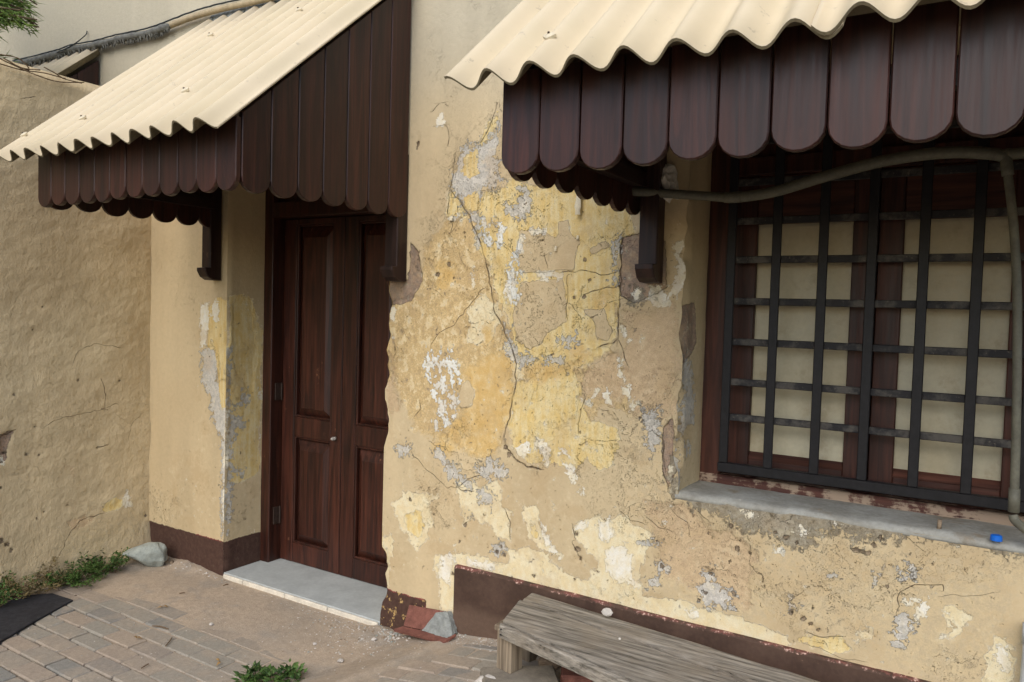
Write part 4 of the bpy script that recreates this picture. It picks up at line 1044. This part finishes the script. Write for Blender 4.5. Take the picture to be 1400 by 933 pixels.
mt = [pix(577, 862, 1, -.062), pix(596, 838, 1, -.036), pix(611, 838, 1, -.036), pix(616, 850, 1, -.05), pix(619, 868, 1, -.066), pix(607, 874, 1, -.08), pix(590, 866, 1, -.07)]
bmx = bmesh.new(); bv = [bmx.verts.new(p-to) for p in mt]; cfc = bmx.faces.new(bv)
ext = bmesh.ops.extrude_face_region(bmx, geom=[cfc]); vv = [e for e in ext['geom'] if isinstance(e, bmesh.types.BMVert)]
for v_ in vv: v_.co += Vector((0, .035, -.004))
bmesh.ops.triangulate(bmx, faces=bmx.faces[:]); bmesh.ops.subdivide_edges(bmx, edges=bmx.edges[:], cuts=4, use_grid_fill=True)
rs = random.Random(4)
for v_ in bmx.verts: v_.co += Vector((rs.uniform(-1, 1), rs.uniform(-1, 1), rs.uniform(-1, 1)))*.0022
bmesh.ops.recalc_face_normals(bmx, faces=bmx.faces[:])
mm = bpy.data.meshes.new('mortar_patch'); bmx.to_mesh(mm); bmx.free(); mm.materials.append(MAT['mortar'])
link('mortar_patch', mm, tile)

# ------------------------------------------------------------------ pipes
pts = [pix(x, y, 1, d) for x, y, d in ((862, 262, -.10), (900, 264, -.06), (960, 268, -.05), (1006, 270, -.05), (1060, 262, -.05), (1130, 241, -.05), (1210, 220, -.05), (1290, 209, -.05), (1350, 210, -.05), (1374, 214, -.05))]
cp = empty('conduit_pipe', tuple(pts[0])); tag(cp, 'grey plastic pipe sagging across the window grille and dropping to the sill', 'pipe')
o_ = Vector(pts[0])
def ptube(name, ps, r_, mat='pipe_grey', parent=cp, off_=o_, seg=12): return MB().tube([Vector(p)-off_ for p in ps], r_, seg).build(name, mat, parent, True)
sp = smooth_path(pts, 6); ptube('upper_run', sp[:19], .0165); ptube('sagging_run', sp[18:], .0185)
dn = smooth_path([pix(1374, 205, 1, -.05), pix(1378, 240, 1, -.05), pix(1385, 300, 1, -.04), pix(1390, 380, 1, -.035), pix(1391, 460, 1, -.03), pix(1389, 600, 1, -.02), pix(1386, 700, 1, -.01)], 6)
ptube('drop_run', dn, .0125); ptube('coupling', dn[:7], .0165)
ptube('coupling', [dn[-3], dn[-1]], .0155)
ptube('coupling', sp[16:20], .0195)
ptube('outlet_run', smooth_path([pix(1385, 704, 1, -.008), pix(1388, 712, 1, -.012), pix(1402, 724, 1, -.03), pix(1430, 745, 1, -.05)], 5), .0135)
ptube('side_run', [pix(1366, 213, 1, -.05), pix(1440, 205, 1, -.05)], .0165)
m = MB().tube(smooth_path([(.160, -.045, .655), (.159, -.05, .56), (.155, -.055, .40), (.15, -.06, .13)], 4), .021, 14); m.tube([(.160, -.045, .60), (.1601, -.045, .66)], .0245, 14)
tag(m.build('waste_pipe', 'pipe_white', None, True), 'white plastic waste pipe standing against the wall below the sill', 'pipe')
fo = rock('foam_lump', 'foam', (.105, .07, .15), (0, 0, 0), .3, 12, 'pale foam lump stuck behind the sagging pipe beside the window', 'foam', amp=.5)
p = pix(911, 250, 1, -.02); fo.location = (p.x+.005, p.y, p.z-.075)

# blue cap and stub on the sill
p = pix(1362, 738, 2, .886)
cap = MB().tube([(0, 0, 0), (0, 0, .014)], [.0165, .0155], 20); cap.tube([(0, 0, .014), (0, 0, .0165)], [.0155, .013], 20)
cap = cap.build('bottle_cap', 'cap_blue', None, False, (p.x, p.y+.004, .883)); tag(cap, 'blue plastic bottle cap on the cement window sill', 'cap')
p = pix(1284, 722, 2, .885)
st_ = MB().tube([(0, 0, 0), (0.001, 0, .03)], .0065, 10).build('wooden_peg', 'stone_tan', None, True, (p.x, p.y, .882)); tag(st_, 'short tan peg standing on the window sill', 'peg')

# ------------------------------------------------------------------ cable along the upper wall
cpts = [pix(x, y, 1, -.035) for x, y in ((20, 88), (45, 83), (80, 74), (100, 67), (130, 62), (160, 54), (200, 46), (225, 38), (262, 24), (300, 13), (345, 3), (400, -10))]
cb = empty('wall_cable', tuple(cpts[0])); tag(cb, 'grey cable sleeve with ragged underside running above the door awning', 'cable')
o_ = Vector(cpts[0]); sp = smooth_path(cpts, 7)
sp1, sp2 = sp[:52], sp[50:]
MB().tube([p-o_ for p in sp1], [.020+.003*math.sin(i*.7)+random.uniform(-.002, .002) for i in range(len(sp1))], 10, jitter=.08).build('sleeve', 'sleeve', cb, True)
MB().tube([p-o_ for p in sp2], .017, 10, jitter=.03).build('conduit', 'sleeve_tan', cb, True)
MB().tube([p-o_+Vector((0, -.012, .021+random.uniform(0, .003))) for p in sp], .0045, 8).build('core_cable', 'cable', cb, True)
m = MB()
for i in range(len(sp1)-1):
    for k in range(4):
        p = sp[i].lerp(sp[i+1], k/4)-o_; L = random.uniform(.006, .034)
        q = Vector((random.uniform(-.006, .006), random.uniform(-.01, .01), 0))
        m.add([p+q+Vector((-.012, -.01, -.012)), p+q+Vector((.012, -.01, -.012)), p+q+Vector((0, .012, -.012)), p+q+Vector((random.uniform(-.006, .006), 0, -.015-L))], [(0, 1, 3), (1, 2, 3), (2, 0, 3)])
m.build('ragged_fringe', 'sleeve', cb)
wl = smooth_path([pix(x, y, 1, d) for x, y, d in ((119, 43, -.005), (117, 48, -.02), (105, 58, -.05), (90, 67, -.06), (82, 70, -.06), (78, 73, -.05), (84, 75, -.04), (86, 69, -.05))], 6)
MB().tube([p-o_ for p in wl], .0035, 6).build('tie_wire', 'cable', cb, True)

# mortar flashing where awning meets the wall
m = MB(); N_ = 60
for i in range(N_):
    x = -3.72+1.45*i/N_; s_ = random.uniform(.7, 1.3)
    m.add([(x, .0, 3.075), (x+1.45/N_, .0, 3.075), (x+1.45/N_, -.045*s_, 3.02), (x, -.045*s_, 3.02), (x, 0, 3.13), (x+1.45/N_, 0, 3.13)], [(0, 1, 2, 3), (4, 5, 2, 3), (0, 4, 3), (1, 2, 5)])
m.build('mortar_flashing', 'mortar', building)

# dry vines lying on the boundary wall
vn = empty('dry_vine', (-4.3, -.6, 2.75)); tag(vn, 'dry brown vine stems lying along the top of the boundary wall', 'vine')
o_ = Vector(vn.location); rs = random.Random(11)
for k, line in enumerate([((-5, 78), (20, 90), (50, 103), (80, 112), (115, 113)), ((-5, 86), (30, 96), (60, 100), (90, 108)), ((-5, 74), (25, 80), (40, 95), (28, 95)), ((60, 92), (75, 100), (88, 108), (112, 114)), ((5, 80), (30, 93), (55, 96))]):
    ps = []
    for x, y in line:
        p = pix(x, y, 0, LX+.012+.012*rs.random()); ps.append(p)
    MB().tube([p-o_ for p in smooth_path(ps, 5)], .0032, 6, jitter=.15).build('stem', 'twig', vn, True)

# ------------------------------------------------------------------ plants
def leaf(m, base, d, nrm, L, W, bend=.2):
    d = Vector(d).normalized(); s_ = d.cross(Vector(nrm)).normalized(); n_ = s_.cross(d).normalized()
    a = base; b = base+d*L*.45+n_*L*bend*.3; c = base+d*L-n_*L*bend*.4
    m.add([a, b-s_*W/2-n_*W*.12, b+n_*W*.08, b+s_*W/2-n_*W*.12, c], [(0, 1, 2), (0, 2, 3), (1, 4, 2), (2, 4, 3)])
def weed(name, loc, rad, h, nst, mat, label, seed, spread=1.0, lsize=.016, lean=(0, 0), group=None, perstem=26):
    rs = random.Random(seed); root = empty(name, loc); tag(root, label, 'plant', group); lm = MB(); sm = MB()
    for i in range(nst):
        a = rs.uniform(0, 6.28); r0 = rad*rs.random()**.6*.55; b0 = Vector((r0*math.cos(a), r0*math.sin(a), 0))
        tilt = rs.uniform(.1, 1.0)*spread; L = h*rs.uniform(.55, 1.15)
        d = Vector((math.cos(a)*tilt+lean[0], math.sin(a)*tilt+lean[1], 1)).normalized(); ps = []
        for k in range(6):
            t = k/5; ps.append(b0+d*L*t+Vector((math.cos(a), math.sin(a), -.6))*L*.22*t*t*spread)
        for p_ in ps: p_.z = max(p_.z, .004)
        sm.tube(ps, [.0016*(1-.1*k) for k in range(6)], 4)
        for k in range(perstem):
            t = rs.uniform(.12, 1.0); i0 = min(4, int(t*5)); p = ps[i0].lerp(ps[i0+1], t*5-i0)
            dd = Vector((rs.uniform(-1, 1), rs.uniform(-1, 1), rs.uniform(-.1, .8))); s_ = lsize*rs.uniform(.6, 1.3)
            off_ = dd.normalized()*rs.uniform(0, .02)
            leaf(lm, p+off_, dd, (rs.uniform(-.5, .5), rs.uniform(-.5, .5), 1), s_, s_*.55)
    sm.build('stem', 'twig', root, False); lm.build('foliage', mat, root, False)
    return root
weed('leafy_weed', (-4.17, -.33, .0), .17, .15, 46, 'weed_leaf', 'green feathery weed growing where the boundary wall meets the paving', 21, .9, .02, (.05, -.2))
weed('leafy_weed', (-4.13, -.52, .0), .20, .11, 44, 'weed_leaf', 'low dark green weed spreading beside the black rubber mat', 22, 1.3, .019, (.1, -.1))
weed('dry_weed', (-4.2, -.72, .0), .24, .16, 44, 'dry_weed', 'brownish straggling weed at the foot of the boundary wall', 23, 1.2, .018, (-.05, -.1))
weed('leafy_weed', (-4.15, -.95, .0), .22, .14, 36, 'weed_leaf', 'green weed behind the black rubber mat', 29, 1.2, .018)
weed('broadleaf_weed', (-2.44, -.685, .0), .09, .05, 16, 'weed_leaf', 'bright green weed clump sprouting from the paver joints', 24, 1.2, .034, perstem=9)
weed('broadleaf_weed', (-2.36, -.62, .0), .10, .045, 14, 'weed_leaf', 'small green weed at the edge of the paved ramp', 25, 1.3, .032, perstem=9)

# tree beyond the boundary wall
tr = empty('tree', (-5.75, -1.15, 0)); tag(tr, 'narrow leaved green tree reaching over the boundary wall', 'tree'); o_ = Vector(tr.location)
rs = random.Random(5); tm = MB(); lm = MB()
trunk = smooth_path([(-5.75, -1.15, -.1), (-5.7, -1.12, 1.2), (-5.6, -1.08, 2.3), (-5.5, -1.0, 3.1), (-5.45, -.95, 4.0)], 5)
tm.tube([p-o_ for p in trunk], [.08-.055*i/len(trunk) for i in range(len(trunk))], 10, jitter=.06)
ends = []
for i in range(34):
    b = trunk[rs.randrange(11, len(trunk))]; a = rs.uniform(0, 6.28); L = rs.uniform(.35, .8)
    e = b+Vector((math.cos(a)*L, math.sin(a)*L, rs.uniform(-.1, .5)))
    ends.append((b, e))
for x, y, d in [(rs.uniform(-30, 54), rs.uniform(-30, 40), rs.uniform(-.75, -.45)) for _ in range(46)]:
    ends.append((trunk[rs.randrange(14, 19)], pix(x, y, 1, d)))
for b, e in ends:
    mid = b.lerp(e, .55)+Vector((0, 0, .06)); ps = smooth_path([b, mid, e], 5)
    tm.tube([p-o_ for p in ps], [.014-.011*k/len(ps) for k in range(len(ps))], 5)
    for k in range(130):
        t = rs.uniform(.6, 1); p = ps[min(len(ps)-1, int(t*(len(ps)-1)))]-o_
        dd = (e-b).normalized()+Vector((rs.uniform(-1, 1), rs.uniform(-1, 1), rs.uniform(-.9, .5)))
        leaf(lm, p+Vector((rs.uniform(-.05, .05), rs.uniform(-.05, .05), rs.uniform(-.05, .05))), dd, (rs.uniform(-1, 1), rs.uniform(-1, 1), rs.uniform(-1, 1)), rs.uniform(.05, .09), .0075, .1)
tm.build('trunk', 'bark', tr, True); lm.build('crown', 'needle_leaf', tr)

# ------------------------------------------------------------------ small things on the ground
mp = [pix(100, 820, 2, .012), pix(72, 811, 2, .012), Vector((-4.20, -.86, .012)), Vector((-4.15, -1.35, .012)), Vector((-3.50, -1.42, .012)), pix(0, 877, 2, .012), pix(45, 850, 2, .012)]
quadslab('rubber_mat', mp, .010, (0, 0, 1), 'rubber', None, Vector((0, 0, 0)), .003)
o = bpy.data.objects['rubber_mat']; tag(o, 'black rubber mat lying on the pavers beside the weeds', 'mat')
rock('stone', 'stone_grey', (.26, .15, .13), (-4.06, -.15, .0), R(32), 44, 'large pale grey stone at the foot of the pillar beside the door', sub=4, amp=.12, wedge=.55)
for i, (x, y, s_, mt_) in enumerate(((160, 770, .05, 'stone_grey'), (170, 766, .04, 'stone_white'), (150, 772, .04, 'stone_tan'), (235, 770, .035, 'stone_tan'), (246, 768, .03, 'stone_white'), (258, 775, .028, 'stone_tan'))):
    p = pix(x, y, 2, .015); rock('rubble', mt_, (s_*1.3, s_, s_*.8), (p.x, p.y, .002), i, 40+i, 'small rubble lump at the foot of the pillar', 'rubble', 'rubble at the pillar foot', sub=2)
crumbs = [(289, 855, .024, 'white curled plaster crumb on the dusty paving before the threshold'), (512, 833+28, .028, 'pale plaster crumb below the threshold end'), (466, 907, .03, 'pale plaster flake at the edge of the ramp'), (430, 883, .02, 'white pebble in the gravel before the threshold'), (303, 925, .012, None), (575, 929, .018, 'white pebble on the ramp pavers')]
for i, (x, y, s_, lb) in enumerate(crumbs):
    p = pix(x, y, 2, .0 if x < 500 else .06)
    rock('pebble', 'stone_white', (s_*1.2, s_, s_*.5), (p.x, p.y, float(G(p.x, p.y)+dust(np.array(p.x), np.array(p.y)))), i, 60+i, lb or 'tiny white pebble between the pavers', 'pebble', sub=2)
# gravel scatter: nobody could count it
m = MB(); rs = random.Random(9); ico = bmesh.new(); bmesh.ops.create_icosphere(ico, subdivisions=1, radius=1)
iv = [v.co.copy() for v in ico.verts]; ifc = [tuple(v.index for v in f.verts) for f in ico.faces]; ico.free()
def scatter(cx, cy, sx, sy, n_, s0, s1):
    for i in range(n_):
        x = rs.gauss(cx, sx); y = rs.gauss(cy, sy)
        if y > -.02 or x < LX+.02 or (DX0 < x < DX1 and y > -.022): continue
        s_ = s0*(s1/s0)**(rs.random()**2); z = float(G(x, y)+dust(np.array(x), np.array(y)))
        if -4.2 < x < -2.45 and y < -.42: z = max(z, float(G(x, y)))
        q = (s_*rs.uniform(.6, 1.3), s_*rs.uniform(.6, 1.3), s_*rs.uniform(.4, .8)); a = rs.uniform(0, 3)
        m.add([(x+v.x*q[0]*math.cos(a)-v.y*q[1]*math.sin(a), y+v.x*q[0]*math.sin(a)+v.y*q[1]*math.cos(a), z+v.z*q[2]) for v in iv], ifc, 0 if rs.random() < .55 else (1 if rs.random() < .6 else 2))
scatter(-2.42, -.16, .16, .10, 700, .0012, .006); scatter(-2.6, -.06, .3, .03, 350, .0012, .005); scatter(-2.3, -.05, .05, .03, 120, .003, .011)
scatter(-1.8, -.05, .15, .025, 260, .0015, .007); scatter(-1.45, -.2, .15, .12, 220, .002, .008); scatter(-4.1, -.08, .1, .05, 90, .002, .008); scatter(-3.7, -.03, .2, .015, 90, .002, .009)
scatter(-3.2, -.7, .5, .3, 260, .0012, .004); scatter(-1.9, -.4, .2, .2, 160, .0012, .005)
gv = m.build('gravel', ['stone_white', 'stone_tan', 'stone_grey']); tag(gv, 'fine pale plaster grit scattered before the threshold and wall', 'gravel', kind='stuff')
# twigs and dry leaves
tw = [((208, 856), (230, 860), 'dark twig on the pavers'), ((193, 914), (203, 908), 'short dark stick on the lower pavers'), ((226, 884), (235, 872), 'thin bent twig on the dusty pavers'), ((245, 812), (253, 811), 'small twig on the dusty paving by the pillar'), ((305, 801), (312, 799), 'short twig before the threshold corner')]
for i, (a, b, lb) in enumerate(tw):
    p, q = pix(*a, 2, .006), pix(*b, 2, .006); mid = p.lerp(q, .5)+Vector((.002, .003, .003))
    tag(MB().tube(smooth_path([p, mid, q], 4), .0026, 6, jitter=.25).build('twig', 'twig'), lb, 'twig')
for i, (x, y, lb) in enumerate(((222, 830, 'curled yellow dry leaf on the dusty paving'), (185, 873, 'dry leaf lying on a paver joint'), (300, 905, 'brown dry leaf on the dusty pavers'))):
    p = pix(x, y, 2, .006); m = MB()
    for k in range(2): leaf(m, p+Vector((k*.012, 0, .002)), (rs.uniform(-1, 1), rs.uniform(-1, 1), .15), (0, 0, 1), .035, .014, .5)
    tag(m.build('dry_leaf', 'dry_leaf'), lb, 'leaf')
# lifted paint flakes on the wall
for i, (x, y, w_, h_, lb) in enumerate(((793, 278, .05, .095, 'long white paint strip curling off the wall below the window awning'), (790, 325, .022, .016, 'small cream paint flake lifting off the wall'), (760, 340, .02, .02, 'cream paint flake lifting beside the beige patch'), (617, 299, .035, .02, 'white paint flake curling beside the long crack'))):
    p = pix(x, y, 1, -.004); m = MB(); k = 6
    vs_ = []
    for j in range(k+1):
        t = j/k; bow = .02*math.sin(t*2.2)*(h_/.09); ww = w_*(.8+.2*math.sin(j*2.1+i))
        for s_ in (-1, 0, 1): vs_.append((p.x+s_*ww/2*.6, p.y-bow-(.006 if s_ == 0 else 0), p.z+h_/2-t*h_))
    vs_ += [(a_, b_+.0015, c_) for a_, b_, c_ in vs_]; n3_ = 3*(k+1)
    fs = []
    for s0 in (0, n3_):
        for j in range(k):
            for s_ in range(2): fs.append((s0+j*3+s_, s0+j*3+s_+1, s0+j*3+s_+4, s0+j*3+s_+3))
    m.add(vs_, fs); tag(m.build('paint_flake', 'flake', None, True), lb, 'paint flake')
